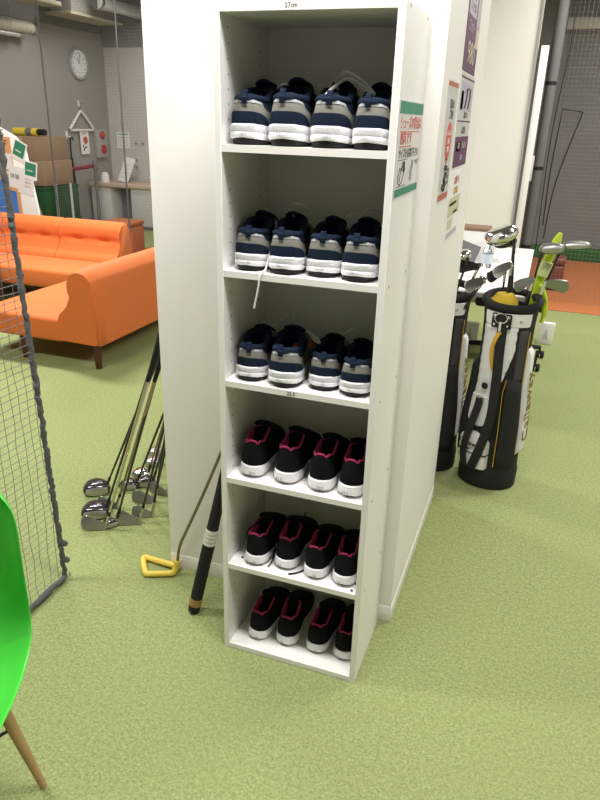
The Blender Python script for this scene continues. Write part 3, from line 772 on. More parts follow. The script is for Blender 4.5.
# coffee table
t = thing('coffee_table', 'coffee table with white top and dark wooden frame between the orange sofas', 'coffee table', (-4.03, 2.80, 0))
f = MB(); f.bx(-.45, .39, -.30, .30, .395, .42, .004); f.build('table_top', M_laminate, t)
for sx in (-.42, .355):
    for sy in (-.27, .27):
        f = MB(); f.bx(sx-.03, sx+.03, sy-.03, sy+.03, 0, .395, .003); f.build('leg', M_walnut, t)
f = MB(); f.bx(-.40, .34, -.27, .27, .14, .16); f.build('lower_shelf', M_walnut, t)
for sy in (-.28, .28):
    f = MB(); f.bx(-.42, .36, sy-.01, sy+.01, .32, .395); f.build('apron', M_walnut, t)

# ------------------------------------------------------------------ poster board with leaflets behind the long sofa
bx0, by = -4.86, 4.50
t = thing('display_board', 'white leaning display board with posters behind the long orange sofa', 'display board', (bx0, by, 0))
f = MB(); f.prism([(-.25, 0), (.60, 0), (.545, .60), (.47, 1.21), (.36, 1.33), (.05, 1.47), (-.25, 1.50)], .03, frame((0, 0, 0), (1, 0, 0), (0, .0, 1)), .004); f.build('panel', M_white, t)
for sx in (-.1, .45):
    f = MB(); f.tube([(sx, .0, .9), (sx, .32, .0)], .012, 8); f.build('strut', M_steel, t)
def board_sheet(name, label, cat, x, z, w, h, a, m, yoff=-.0315, group=None):
    r = bpy.data.objects.new(name, None); C.objects.link(r)
    r.matrix_world = frame((bx0+x, by+yoff, z), (math.cos(a), 0, math.sin(a)), (-math.sin(a), 0, math.cos(a))); tag(r, label, cat, group)
    f = MB(); f.bx(0, w, 0, h, 0, .002); f.build('sheet', m, r)
    return r
n = board_sheet('poster', 'blue sky poster with orange border low on the white display board', 'poster', -.2, .50, .545, .46, 0, M_orange_pr)
rect(n, 'blue_picture', .03, .50, .03, .40, M_blue, .002)
n = board_sheet('poster', 'orange and white poster at the top of the display board', 'poster', -.2, .98, .50, .34, 0, M_orange_pr)
wr(n, 'GOLF', .33, .27, .10, M_dark, z=.0028); rect(n, 'white_field', .25, .49, .02, .18, M_paper, .002)
GL = 'green leaflets on the display board'
n = board_sheet('leaflet', 'upper green and white leaflet tilted on the display board', 'leaflet', .285, 1.135, .165, .20, R(-24), M_paper, -.036, GL)
rect(n, 'green_field', .015, .15, .04, .185, M_green_ink, .002); rect(n, 'yellow_line', .04, .11, .085, .10, M_palegreen, .0026)
n = board_sheet('leaflet', 'lower green and white leaflet tilted on the display board edge', 'leaflet', .42, .93, .165, .18, R(-10), M_paper, -.036, GL)
rect(n, 'green_field', .015, .15, .035, .165, M_green_ink, .002); rect(n, 'yellow_line', .04, .11, .08, .092, M_palegreen, .0026)
n = board_sheet('leaflet', 'white notice with small drawings under the green leaflets on the display board', 'leaflet', .20, .80, .32, .26, R(-10), M_paper, -.0335)
rect(n, 'orange_bar', .0, .12, .0, .035, M_orange_pr, .002); wr(n, '体験', .08, .15, .06, M_dark, z=.0026)
for k in range(4): wr(n, 'ご案内中', .24, .20-.04*k, .024, M_redbar if k % 2 else M_dark, z=.0026)

# ------------------------------------------------------------------ cardboard boxes and green crates by the left wall
def crate(loc, d, label, rz=0):
    t = thing('storage_crate', label, 'crate', loc, rz, 'green crates by the left wall'); w, dp, h = d
    f = MB(); f.bx(-w/2, w/2, -dp/2, dp/2, 0, h, .01); f.build('body', M_dgreen, t)
    f = MB(); f.bx(-w/2-.01, w/2+.01, -dp/2-.01, dp/2+.01, h-.03, h, .005); f.build('rim', M_dgreen, t)
    return t
def carton(loc, d, label, m, rz=0):
    t = thing('cardboard_box', label, 'box', loc, rz, 'cardboard boxes stacked by the left wall'); w, dp, h = d
    f = MB(); f.bx(-w/2, w/2, -dp/2, dp/2, 0, h, .004); f.build('carton', m, t)
    f = MB(); f.bx(-.03, .03, -dp/2-.001, dp/2+.001, h-.08, h+.001); f.build('packing_tape', mat('tan_tape', (.42, .33, .2), .4), t)
    return t
cy = 5.32
crate((-5.15, 5.45, 0), (.8, .62, .38), 'green crate on the floor under the cardboard boxes')
crate((-5.15, 5.45, .381), (.8, .62, .38), 'green crate on top of the other crate, under the boxes')
carton((-5.12, 5.50, .762), (.62, .52, .28), 'brown box right above the green crates', M_card)
carton((-5.14, 5.52, 1.043), (.56, .50, .26), 'tall brown box topmost of the stack', M_card, R(3))
carton((-5.42, 5.08, .762), (.46, .26, .50), 'darker brown box at the left of the stack by the display board', M_dkcard)
t = thing('tape_roll', 'yellow and black tube lying on top of the brown boxes', 'tube', (-5.13, 5.43, 1.304), R(0))
f = MB(); f.tube([(-.20, 0, .045), (-.02, 0, .045)], .045, 14); f.build('yellow_tube', M_tyellow, t)
f = MB(); f.tube([(-.02, 0, .045), (.07, 0, .045)], .043, 14); f.build('grey_tube', M_greypanel, t)
f = MB(); f.tube([(.07, 0, .045), (.14, 0, .045)], .045, 14); f.build('yellow_cap', M_tyellow, t)
f = MB(); f.tube([(.14, 0, .045), (.24, 0, .045)], .035, 14); f.build('black_end', M_black, t)

# ------------------------------------------------------------------ wall clock, hanger, umbrella, alarm box
WX = XL+.002
t = thing('wall_clock', 'round silver-rimmed wall clock on the grey left wall', 'clock', (WX, 7.25, 2.205)); t.scale = (.85, .85, .85)
Mc = frame((0, 0, 0), (0, 1, 0), (0, 0, 1))
f = MB(); f.lathe([(.235, 0), (.242, .02), (.235, .045), (.20, .05), (.195, .035)], 40, Mc); f.build('rim', M_silver, t)
f = MB(); f.lathe([(.198, .02), (.198, .036)], 40, Mc); dial = f.build('dial', M_clockw, t)
for k in range(12):
    a = R(30*k); text(str(k or 12), 'numeral', .05, M_dark, frame((.037, .155*math.sin(a), .155*math.cos(a)), (0, 1, 0), (0, 0, 1)), dial)
for a, l, w in ((R(330), .10, .010), (R(10), .15, .007)):
    f = MB(); f.box((.040, math.sin(a)*l/2, math.cos(a)*l/2), (.002, w, l), Matrix.Rotation(-a, 3, 'X')); f.build('clock_hand', M_dark, dial)
# hanger
t = thing('coat_hanger', 'white triangular coat hanger hooked on the grey left wall', 'hanger', (WX+.03, 7.19, 1.345))
f = MB(); f.tube([(0, -.27, .02), (0, -.03, .235), (0, 0, .25), (0, .03, .235), (0, .27, .02), (0, .25, 0), (0, -.25, 0)], .018, 10, close=True); f.build('frame', M_white, t)
f = MB(); f.tube(smoothpts([(0, 0, .25), (0, 0, .31), (0, .025, .335), (0, .02, .37), (0, -.01, .375)], 4), .006, 8); f.build('hook', M_chrome, t)
f = MB(); f.bx(-.026, -.02, -.02, .02, .31, .39); f.build('wall_hook', M_white, t)
n = sheet('sign_card', 'white card with red dot hanging under the white coat hanger', 'sign', frame((WX+.028, 7.125, 1.02), (0, 1, 0), (0, 0, 1)), .20, .315, m=mat('bright_paper', (.88, .88, .86), .6))
f = MB(); f.lathe([(.052, 0), (.052, .001)], 20, Matrix.Translation((.12, .19, .0012))); f.build('red_dot', M_red_ink, n)
wr(n, 'お願い', .10, .28, .045, M_red_ink); line(n, 'drawing', [(.06, .05), (.09, .09), (.13, .10)], M_dark, .010); line(n, 'drawing', [(.07, .13), (.05, .10)], M_dark, .008)
# umbrella
t = thing('umbrella', 'black folded umbrella hanging on the grey left wall', 'umbrella', (WX+.05, 6.86, .37))
f = MB(); f.lathe([(.006, .0), (.03, .05), (.036, .30), (.022, .62)], 12, Matrix.Identity(4)); f.build('canopy', M_bagblack, t)
f = MB(); f.tube(smoothpts([(0, 0, .60), (0, 0, .80), (0, .01, .86), (0, .05, .885), (0, .075, .85)], 5), .011, 8); f.build('handle', M_black, t)
f = MB(); f.bx(-.045, .01, -.02, .02, .885, .90); f.build('wall_hook', M_white, t)
f = MB(); f.bx(-.05, -.04, -.02, .02, .86, .96); f.build('hook_plate', M_white, t)
# alarm
t = thing('fire_alarm_box', 'grey fire alarm box with red lamp and bell in the wall corner', 'fire alarm', (WX, 7.61, .96))
f = MB(); f.bx(0, .06, -.125, .125, 0, .40, .006); f.build('box', M_alarm, t)
f = MB(); f.lathe([(.055, 0), (.05, .02), (.02, .045)], 16, frame((.06, 0, .315), (0, 1, 0), (0, 0, 1))); f.build('lamp', M_alred, t)
f = MB(); f.lathe([(.065, 0), (.065, .012), (.03, .02)], 20, frame((.06, .02, .12), (0, 1, 0), (0, 0, 1))); f.build('bell', M_alred, t)
# papers on the far wall
n = sheet('notice', 'white notice with green heading on the pale far wall', 'notice', frame((-5.575, YB-.002, 1.095), (1, 0, 0), (0, 0, 1)), .225, .225, m=mat('bright_paper', (.88, .88, .86), .6))
rect(n, 'green_bar', .03, .195, .19, .205, M_green_ink)
for k in range(4): rect(n, 'text_line', .03, .19, .04+.035*k, .048+.035*k, M_leafgrey)
for x, z in ((-5.25, .93), (-5.25, .83), (-5.30, .855), (-5.24, 1.17), (-5.12, 1.17)):
    o = thing('wall_socket', 'small round grey fitting on the pale far wall', 'socket', (x, YB, z), 0, 'round fittings on the pale far wall')
    f = MB(); f.lathe([(.026, 0), (.024, .012)], 14, frame((0, -.0002, 0), (1, 0, 0), (0, 0, 1))); f.build('cover', M_alarm, o)
    f = MB(); f.lathe([(.010, 0), (.010, .002)], 10, frame((0, -.0122, 0), (1, 0, 0), (0, 0, 1))); f.build('hole', M_dark, o)

# counter
t = thing('counter', 'pale counter with beige worktop in front of the far wall', 'counter', (-5.25, 7.2, 0))
f = MB(); f.bx(-.40, 1.6, .0, .62, .585, .635, .004); f.build('worktop', M_counter, t)
f = MB(); f.bx(-.38, -.05, .03, .58, .0, .585, .003); f.build('end_cabinet', M_palewall, t)
f = MB(); f.bx(.29, 1.57, .03, .58, .05, .585, .003); f.build('cabinet', M_palewall, t)
f = MB(); f.bx(-.05, .29, .30, .34, .0, .585); f.build('recess_panel', M_greypanel, t)
f = MB(); f.bx(-.05, 1.55, .06, .55, .0, .05); f.build('plinth', M_greypanel, t)
n = thing('menu_sheet', 'white sheet standing tilted on the counter', 'sign', (-5.17, 7.42, .637))
f = MB(); f.prism([(-.12, .03), (.05, .0), (.16, .33), (.0, .37)], .006, frame((0, 0, 0), (1, .1, 0), (0, .18, .98)), .001); f.build('sheet', M_paper, n)
f = MB(); f.tube([(0, .12, .0), (.02, .06, .25)], .006, 8); f.build('stand', M_dark, n)
for k in range(4):
    f = MB(); f.prism([(-.05+.02*k, .08+.06*k), (.05+.02*k, .065+.06*k), (.052+.02*k, .072+.06*k), (-.048+.02*k, .087+.06*k)], .0012, frame((0, -.0062, .0), (1, .1, 0), (0, .18, .98))); f.build('print_line', M_leafgrey, n)
n = thing('paper_cup_holder', 'small white dispenser at the left end of the counter', 'dispenser', (-5.46, 7.35, .636))
f = MB(); f.lathe([(.06, 0), (.062, .05), (.055, .11), (.045, .125)], 18); f.build('body', M_white, n)
f = MB(); f.lathe([(.047, .125), (.03, .14)], 18); f.build('lid', M_paper, n)
# belt stanchions
BG = 'barrier posts by the left wall'
for (x, y, l) in ((-5.33, 6.95, 'dark barrier post holding the red belt, beside the counter end'), (-5.30, 5.93, 'pale barrier post holding the red belt, nearest the brown boxes')):
    t = thing('barrier_post', l, 'barrier post', (x, y, 0), 0, BG)
    f = MB(); f.lathe([(.15, 0), (.15, .015), (.03, .03)], 24); f.build('base', M_greypanel, t)
    f = MB(); f.lathe([(.024, .03), (.024, .84)], 14); f.build('pole', M_greypanel if y > 6.5 else M_steel, t)
    f = MB(); f.lathe([(.035, .84), (.036, .95), (.03, .96)], 14); f.build('cap', M_greypanel, t)
f = MB(); a = Vector((-5.30, 5.93, .90)); b = Vector((-5.33, 6.95, .90)); f.grid([[a+(b-a)*k/10+Vector((0, 0, -.03+z-.02*math.sin(PI*k/10))) for k in range(11)] for z in (0, .05)])
tag(f.build('barrier_belt', M_redbelt, None, solid=.004), 'dark red belt stretched between the two barrier posts', 'belt')
# clear acrylic stand posts
for (x, y, l) in ((-4.72, 5.30, 'left slim grey stand pole beside the green crates'), (-4.60, 5.42, 'right slim grey stand pole beside the green crates')):
    t = thing('stand_pole', l, 'pole', (x, y, 0.0005), 0, 'slim stand poles')
    f = MB(); f.lathe([(.07, 0), (.07, .012), (.016, .02)], 16); f.build('base', M_steel, t)
    f = MB(); f.tube([(0, 0, .015), (0, 0, .80)], .016, 10); f.build('pole', mat('pale_grey_pole', (.42, .41, .39), .5), t)

# ------------------------------------------------------------------ hanging golf nets
def hung_net(name, label, p0, p1, z0, z1, cell, ropes, rad=.0007, rrad=.0095):
    t = thing(name, label, 'net', (p0[0], p0[1], 0))
    v = Vector((p1[0]-p0[0], p1[1]-p0[1], 0)); L = v.length; u = v/L; nrm = Vector((-u.y, u.x, 0))
    f = MB(); k = 0; z = z0
    while z <= z1:
        f.tube([u*(L*i/6) + nrm*.01*math.sin(i*2+z) + Vector((0, 0, z)) for i in range(7)], rad, 3); z += cell
    a = 0
    while a <= L:
        f.tube([u*a + nrm*.01*math.sin(a*5+z) + Vector((0, 0, z0+(z1-z0)*i/5)) for i in range(6)], rad, 3); a += cell
    f.build('netting', M_finecord, t)
    for r in ropes:
        f = MB(); pts = [u*r + Vector((0, 0, z0+(z1-z0)*i/30)) + nrm*random.uniform(-.004, .004) for i in range(31)]
        f.tube(pts, [rrad*random.uniform(.8, 1.2) for _ in pts], 7); f.build('edge_rope', M_netrope, t)
    return t
hung_net('hanging_net', 'fine grey net curtain with dark edge ropes in front of the far left wall', (-4.65, 5.2), (-2.6, 5.2), .02, 3.1, .03, [0.01, .97])
hung_net('hanging_net', 'grey net curtain hanging beside the padded post at right', (.66, 5.35), (2.6, 5.35), .02, 3.1, .035, [.01], .0010, .010)
# padded post and cables
t = thing('padded_post', 'tall grey padded net post beside the white partition edge', 'post', (.628, 5.30, 0.0065))
f = MB(); f.lathe([(.046, .0), (.046, 3.0)], 16); f.build('pad', M_postpad, t)
f = MB(); f.tube([(.0, 0, 3.0), (0, 0, 3.2)], .025, 10); f.build('pole', M_steel, t)
for z in (.5, 1.2, 1.9, 2.6):
    f = MB(); f.lathe([(.0475, z), (.0475, z+.03)], 16, cap=False); f.build('strap', M_black, t)
f = MB(); f.tube([(-.06, -.005, .05), (-.058, -.005, 1.25)], .008, 8); f.build('cord', M_black, t)
f = MB(); f.bx(-.072, -.04, -.03, .01, 1.10, 1.32, .006); f.build('cord_cleat', M_paper, t)
f = MB(); f.tube(smoothpts([(.75, 5.33, .72), (.74, 5.33, 1.2), (.76, 5.33, 1.72)], 4)+[Vector((.93, 5.33, 1.70))]+smoothpts([(.93, 5.33, 1.70), (.80, 5.33, 1.1), (.775, 5.33, .6)], 5), .006, 6)
tag(f.build('hanging_cable', M_black), 'thin black cable looped in a tall loop on the right net', 'cable')
f = MB(); f.tube(smoothpts([(.70, 5.325, 3.1), (.74, 5.325, 2.3), (.70, 5.325, 1.5), (.72, 5.325, .5)], 6), .005, 6)
tag(f.build('hanging_cable', M_black), 'thin dark cable hanging straight beside the padded post', 'cable')

# ------------------------------------------------------------------ ceiling ducts (upper left)
t = thing('flexible_duct', 'ribbed flexible duct under the ceiling at far left', 'duct', (-5.5, 4.6, 2.50))
f = MB(); f.tube([(0, .02*k, .0) for k in range(78)], [.062+.008*math.sin(k*1.6) for k in range(78)], 14); f.build('ribbed_tube', M_duct, t)
f = MB(); f.lathe([(.072, 0), (.072, .06)], 16, frame((0, 1.60, 0), (1, 0, 0), (0, 0, 1))); f.build('collar', M_steel, t)
for y in (.3, 1.2):
    f = MB(); f.tube([(0, y, .06), (0, y, .75)], .006, 6); f.build('hanger_rod', M_steel, t)
t = thing('ceiling_pipe', 'silver pipe running below the ribbed duct along the left wall', 'pipe', (-5.5, 4.6, 2.41))
f = MB(); f.tube([(0, 0, 0), (0, 1.32, 0)], .026, 12); f.build('pipe', M_foil, t)
f = MB(); f.tube([(0, 1.30, 0), (0, 1.38, 0)], .032, 12); f.build('end_cap', M_steel, t)
t = thing('ceiling_pipe', 'thick silver pipe under the ceiling beside the white partition', 'pipe', (-4.95, 6.75, 2.86))
f = MB(); f.tube([(0, 0, 0), (.06, 1.1, 0)], .075, 14); f.build('pipe', M_foil, t)
f = MB(); f.tube([(0, .0, 0), (0, .05, 0)], .085, 14); f.build('flange', M_steel, t)
t = thing('box_duct', 'pale boxy air duct under the ceiling above the clock', 'duct', (-5.32, 6.95, 2.70))
f = MB(); f.bx(-.16, .16, -.45, .55, .03, .22, .01); f.build('duct_body', mat('grey_duct', (.30, .285, .25), .6), t)
f = MB(); f.bx(-.20, .20, -.52, .62, 0, .03, .005); f.build('flange', M_dductt, t)
for y in (-.35, .45):
    f = MB(); f.tube([(0, y, .21), (0, y, .55)], .006, 6); f.build('hanger_rod', M_steel, t)
t = thing('cable_tray', 'yellowish cable tray under the ceiling at the far left', 'cable tray', (-5.0, 5.2, 2.70))
f = MB(); f.bx(-.12, .12, -.7, .75, 0, .05, .01); f.build('tray', M_dductt, t)
f = MB(); f.bx(-.10, .10, -.68, .73, .05, .09, .01); f.build('cables', M_black, t)
for y in (-.5, .5):
    f = MB(); f.tube([(0, y, .05), (0, y, .55)], .006, 6); f.build('hanger_rod', M_steel, t)

# ------------------------------------------------------------------ golf bags
def golf_bag(name, label, loc, rz):
    t = thing(name, label, 'golf bag', loc, rz, 'golf bags behind the partition')
    def rad(z):
        return interp([(0, .128), (.10, .130), (.30, .126), (.55, .108), (.75, .107), (.90, .114), (.95, .115)], z)
    def P(a, z, o=0):     # a: angle from the front (-y), positive to +x
        rx = rad(z)+o; ry = rad(z)*.88+o
        return Vector((rx*math.sin(a), -ry*math.cos(a), z))
    top = lambda a: .86+.035*(1-math.cos(a))/2*1.0           # mouth is higher at the back
    N = 48
    f = MB(); zs = [0, .01, .05, .1, .2, .3, .4, .5, .6, .7, .8, .86]
    f.loft([[P(2*PI*k/N, z, -.006 if z == 0 else 0) for k in range(N)] for z in zs], True, False); f.build('body', M_bagblack, t)
    f = MB(); f.loft([[P(2*PI*k/N, z, o) for k in range(N)] for z, o in ((.0, -.004), (.004, .004), (.09, .005), (.10, .0))], False, False); f.build('base_cuff', M_black, t)
    f = MB(); f.tube([P(2*PI*k/N, top(2*PI*k/N)+.024, -.002) for k in range(N)], .017, 12, close=True); f.build('mouth_ring', M_grip, t)
    f = MB(); f.loft([[P(2*PI*k/N, z, o) for k in range(N)] for z, o in ((.845, .001), (.875, .0))], False, False); f.build('neck', M_bagblack, t)
    f = MB(); f.loft([[P(2*PI*k/N, .70, -.03) for k in range(N)], [P(2*PI*k/N, .71, -.03) for k in range(N)]]); f.build('divider', M_inner, t)
    def patch(name, a0, a1, z0, z1, off, m, pillow=0, na=14, nz=16, par=t, rnd=None, ribs=0):
        f = MB(); rows = []
        for j in range(nz+1):
            v = j/nz; z = z0+(z1-z0)*v; l = a0(z) if callable(a0) else a0; r = a1(z) if callable(a1) else a1
            if rnd:      # rounded ends
                e = min(v if rnd in ('b', 'both') else 1, (1-v) if rnd in ('t', 'both') else 1); k = min(1, (max(e, .001)/.22))**.45; mid = (l+r)/2; l = mid+(l-mid)*k; r = mid+(r-mid)*k
            row = []
            for i in range(na+1):
                u = i/na; o = off
                eu = 1-abs(2*u-1)**6; ev = 1-abs(2*v-1)**8
                o = off*min(1, 4*max(eu, 0)) if not pillow else off+pillow*max(eu, 0)**.5*max(ev, 0)**.5
                if i in (0, na) or j in (0, nz): o = -.001
                if ribs: o += .0018*abs(math.sin((v*ribs-.5*u)*PI))
                row.append(P(l+(r-l)*u, z, o))
            rows.append(row)
        f.grid(rows); return f.build(name, m, par)
    patch('front_panel', lambda z: -1.05, lambda z: -.10+.58*min(1, max(0, (z-.44)/.25)), .42, .80, .004, M_bagwhite, ribs=8, nz=50)
    patch('collar_panel', -1.05, 1.05, .80, .862, .0045, M_bagwhite)
    patch('lower_front_panel', -1.08, -.10, .31, .47, .010, M_bagwhite, rnd='b')
    bp_ = patch('ball_pocket', -1.15, .05, .10, .285, .010, M_bagwhite, pillow=.022, rnd='t')
    patch('pocket_trim', -1.15, .06, .182, .187, .0335, M_black, par=bp_)
    sp_ = patch('side_panel', lambda z: 1.02+.10*math.sin((z-.2)*4), lambda z: 2.3, 18*.01, .70, .006, M_bagwhite, pillow=.014, nz=24)
    patch('mesh_pocket', .56, .98, .55, .79, .006, M_mesh)
    patch('side_pocket', .25, .95, .12, .56, .006, M_bagblack, pillow=.020)
    patch('side_pocket', -2.0, -1.12, .12, .62, .006, M_bagblack, pillow=.020)
    f = MB(); f.tube([P(.24, .13, .012), P(.24, .3, .014), P(.22, .5, .012), P(.30, .56, .008)], .0022, 6); f.build('zip', M_gold, t)
    f = MB(); f.tube([P(.985, z, .010) for z in (.2, .3, .4, .5, .6, .7, .78)], .0022, 6); f.build('piping', M_gold, t)
    # strap
    def ribbon(name, pts, w, m, th=.006):
        pts = smoothpts(pts, 6); f = MB(); rows = []
        for i, p in enumerate(pts):
            d = (pts[min(i+1, len(pts)-1)]-pts[max(i-1, 0)]).normalized(); nrm = Vector((p.x, p.y, 0)).normalized(); s = d.cross(nrm).normalized()
            rows.append([p-s*w/2, p-s*w/4, p, p+s*w/4, p+s*w/2])
        f.grid(rows); return f.build(name, m, t, solid=th)
    ribbon('shoulder_strap', [P(-.12, .80, .012), P(-.10, .70, .018), P(-.05, .60, .030), P(-.03, .50, .035), P(-.02, .40, .040), P(-.10, .30, .045), P(-.22, .20, .050), P(-.35, .12, .045)], .040, M_bagblack, .010)
    ribbon('lower_strap', [P(-.52, .46, .020), P(-.52, .40, .028), P(-.58, .30, .044), P(-.64, .2, .050), P(-.62, .11, .036)], .036, M_bagblack, .007)
    ribbon('yellow_strap', [P(-.14, .785, .014), P(-.26, .75, .024), P(-.36, .69, .020), P(-.30, .63, .018), P(-.22, .60, .014)], .016, mat('amber_strap', (.62, .36, .02), .6), .005)
    f = MB(); f.box(P(-.18, .828, .010), (.085, .012, .066), rotz(-.18), .006); f.build('buckle_pad', M_bagblack, t)
    for a, z in ((-.42, .85), (.06, .85), (-.42, .81), (.06, .81), (.5, .832)):
        f = MB(); f.lathe([(.0065, 0), (.0065, .003), (.003, .005)], 12, frame(P(a, z, .0165 if a < .3 else .006), (math.cos(a), math.sin(a), 0), (0, 0, 1))); f.build('rivet', M_chrome, t)
    ctr = P(-.18, .842, .020); f = MB(); f.tube([ctr+Vector((.026*math.cos(k*PI/9), 0, .022*math.sin(k*PI/9))) for k in range(18)], .0032, 8, close=True); rg_ = f.build('ring', M_chrome, t)
    f = MB(); f.box(P(-.18, .805, .022), (.012, .008, .045), rotz(-.18), .002); f.build('snap_hook', M_chrome, rg_)
    f = MB(); f.lathe([(.014, 0), (.016, .006), (.010, .013)], 14, frame(P(-.42, .52, .018), (math.cos(-.42), math.sin(-.42), 0), (0, 0, 1))); f.build('toggle', M_black, t)
    f = MB(); f.box(P(-.5, .455, .02), (.035, .008, .022), rotz(-.5), .003); f.build('strap_buckle', M_steel, t)
    # lettering
    a = -.52; c = P(a, .232, .0345); text('Callaway', 'lettering', .034, M_black, frame(c, (math.cos(a), math.sin(a), 0), (0, 0, 1)), bp_, .001)
    c = P(a, .207, .0345); fm = frame(c, (math.cos(a), math.sin(a), 0), (0, 0, 1)); f = MB(); f.prism([(-.022, .006), (-.006, -.008), (.024, .012), (-.003, -.001)], .0012, fm); f.build('emblem', M_black, bp_)
    c = P(-.98, .15, .031); fm = frame(c, (math.cos(-.98), math.sin(-.98), 0), (0, 0, 1)); text('1', 'lettering', .03, M_black, fm, bp_, .001)
    # big gold lettering running up the side panel
    a = 1.36; c0 = P(a, .24, .0225); c1 = P(a, .60, .0225); v = (c1-c0).normalized(); h = Vector((-math.cos(a), -math.sin(a), 0))
    text('Callaway', 'lettering', .096, mat('old_gold_print', (.22, .13, .025), .5), frame((c0+c1)/2, v, h), sp_, .0015)
    f = MB(); f.lathe([(.001, .06), (.035, .055), (.055, .03), (.060, .0), (.05, -.06)], 20, Matrix.Translation((-.030, -.030, .878)) , cap=True); f.build('towel', M_yfelt, t)
    return t, P
b1, BP = golf_bag('golf_bag', 'white and black golf bag standing in the open right of the partition', (.682, 1.47, 0), R(-4))
b2, _ = golf_bag('golf_bag', 'golf bag half hidden behind the white partition edge', (.388, 1.54, 0), R(4))

b1.scale = (1, 1, .972); b2.scale = (1, 1, .972)
# clubs in the bags: heads up.
def bag_club(kind, base, tip, label, yaw, group, crown=None, facem=None, scale=1., pitch=0, name=None):
    base, tip = Vector(base), Vector(tip)
    nm = name or ('golf_driver' if kind == 'driver' else 'golf_wood' if kind == 'wood' else 'golf_putter' if kind == 'putter' else 'golf_iron')
    t = thing(nm, label, 'golf club', base, 0, group)
    d = (tip-base).normalized(); L = (tip-base).length
    f = MB(); f.tube([(0, 0, 0), d*(L-.06), d*L], [.0062, .0048, .0062], 10); f.build('shaft', M_graph, t)
    # head upside down: build it sole-up at the tip
    if kind in ('driver', 'wood'):
        w, dp, h = ((.125, .112, .060) if kind == 'driver' else (.098, .080, .042)); w *= scale; dp *= scale; h *= scale
        b, fc = wood_mb(w, dp, h); T0 = Matrix.Translation((-w*.38, 0, -h*.6))
    elif kind == 'putter':
        w, dp, h = .105*scale, .075*scale, .026*scale; b, fc = wood_mb(w, dp, h); T0 = Matrix.Translation((-w*.45, 0, -h*.5))
    else:
        w, h = .080*scale, .055*scale; b, fc = iron_mb(w, h); T0 = Matrix.Translation((0, 0, -.01))
    T = Matrix.Translation(d*L) @ Matrix.Rotation(yaw, 4, 'Z') @ Matrix.Rotation(pitch, 4, 'Y') @ Matrix.Rotation(PI, 4, 'X') @ T0
    b.bm.transform(T); fc.bm.transform(T)
    b.build('head', crown or (M_steel if kind == 'iron' else M_chrome), t, 60); fc.build('face_plate', facem or M_face, t)
    f = MB(); f.tube([d*(L-.05), d*(L+.004)], [.0064, .0075], 10); f.build('hosel', M_chrome if kind == 'iron' else M_gun, t)
    return t
GB = 'clubs standing in the front golf bag'
B0 = .715
bag_club('driver', (.675, 1.455, B0), (.650, 1.44, 1.162), 'driver with big shiny silver head, tallest in the front golf bag', R(8), GB, M_chrome, pitch=R(-22), scale=1.12)
bag_club('wood', (.690, 1.49, B0), (.652, 1.49, 1.118), 'dark shiny wood just under the big silver driver head', R(8), GB, M_gun, pitch=R(-14))
bag_club('wood', (.728, 1.46, B0), (.768, 1.44, 1.100), 'grey fairway wood sticking out right of the front bag, left of the pair', R(188), GB, mat('grey_green_metal', (.30, .31, .28), .3, metal=.8), pitch=R(6))
bag_club('putter', (.745, 1.49, B0), (.845, 1.48, 1.120), 'flat silver club head farthest right above the front bag', R(190), GB, MATS['grey_green_metal'], scale=1.1, pitch=R(4))
bag_club('iron', (.715, 1.42, B0), (.752, 1.41, .985), 'grey iron head low in the middle of the front bag', R(12), GB, MATS['grey_green_metal'], pitch=R(-10))
bag_club('iron', (.758, 1.44, B0), (.800, 1.42, .972), 'grey green iron head low at the right rim of the front bag', R(185), GB, MATS['grey_green_metal'], scale=1.15, pitch=R(10))
bag_club('iron', (.660, 1.44, B0), (.655, 1.44, 1.035), 'shiny iron below the driver, left of its black shaft', R(5), GB, M_chrome, pitch=R(-20))
bag_club('iron', (.640, 1.49, B0), (.632, 1.50, .995), 'shiny dark-backed iron lowest at the left of the front bag', R(15), GB, M_gun, pitch=R(-10))
# lime covered alignment stick
t = thing('covered_stick', 'lime green covered stick leaning out of the front golf bag', 'covered stick', (.735, 1.535, B0), 0)
f = MB(); f.tube([Vector(p)-Vector((.735, 1.535, B0)) for p in ((.735, 1.535, B0), (.755, 1.54, .85), (.79, 1.545, 1.02), (.822, 1.55, 1.13), (.830, 1.55, 1.16))], [.018, .022, .021, .018, .008], 14); f.build('cover', M_lime, t)
f = MB(); f.tube([Vector(p)-Vector((.735, 1.535, B0)) for p in ((.782, 1.52, .98), (.800, 1.525, 1.04))], .0235, 12); f.build('band', mat('pale_lime_band', (.60, .68, .30), .6), t)
t = thing('lime_tassel', 'lime green strap hanging down outside the front bag', 'strap', (.815, 1.52, .79), 0)
f = MB(); f.tube(smoothpts([(0, 0, .0), (.004, .0, .03), (.0, .0, .08), (-.02, -.004, .125), (-.045, 0, .16)], 4), [.006]+[.012]*15+[.006], 10) if False else f.tube([(0, 0, 0), (.004, 0, .03), (0, 0, .08), (-.015, 0, .12), (-.03, 0, .15)], [.006, .012, .013, .012, .008], 10)
f.build('strap', M_lime, t)
f = MB(); f.lathe([(.009, -.012), (.009, .002)], 10); f.build('strap_end', M_lime, t)
GB2 = 'clubs standing in the half hidden golf bag'
bag_club('iron', (.43, 1.50, B0), (.555, 1.46, .955), 'shiny iron head lowest right above the half hidden bag', R(10), GB2, M_chrome, pitch=R(-10), scale=1.1)
bag_club('iron', (.42, 1.53, B0), (.520, 1.50, 1.000), 'dark iron head in the middle above the half hidden bag', R(8), GB2, M_gun, pitch=R(15), facem=M_gun, scale=1.1)
bag_club('wood', (.40, 1.52, B0), (.475, 1.48, 1.050), 'shiny wood head nearest the partition above the half hidden bag', R(15), GB2, M_chrome, pitch=R(-12))

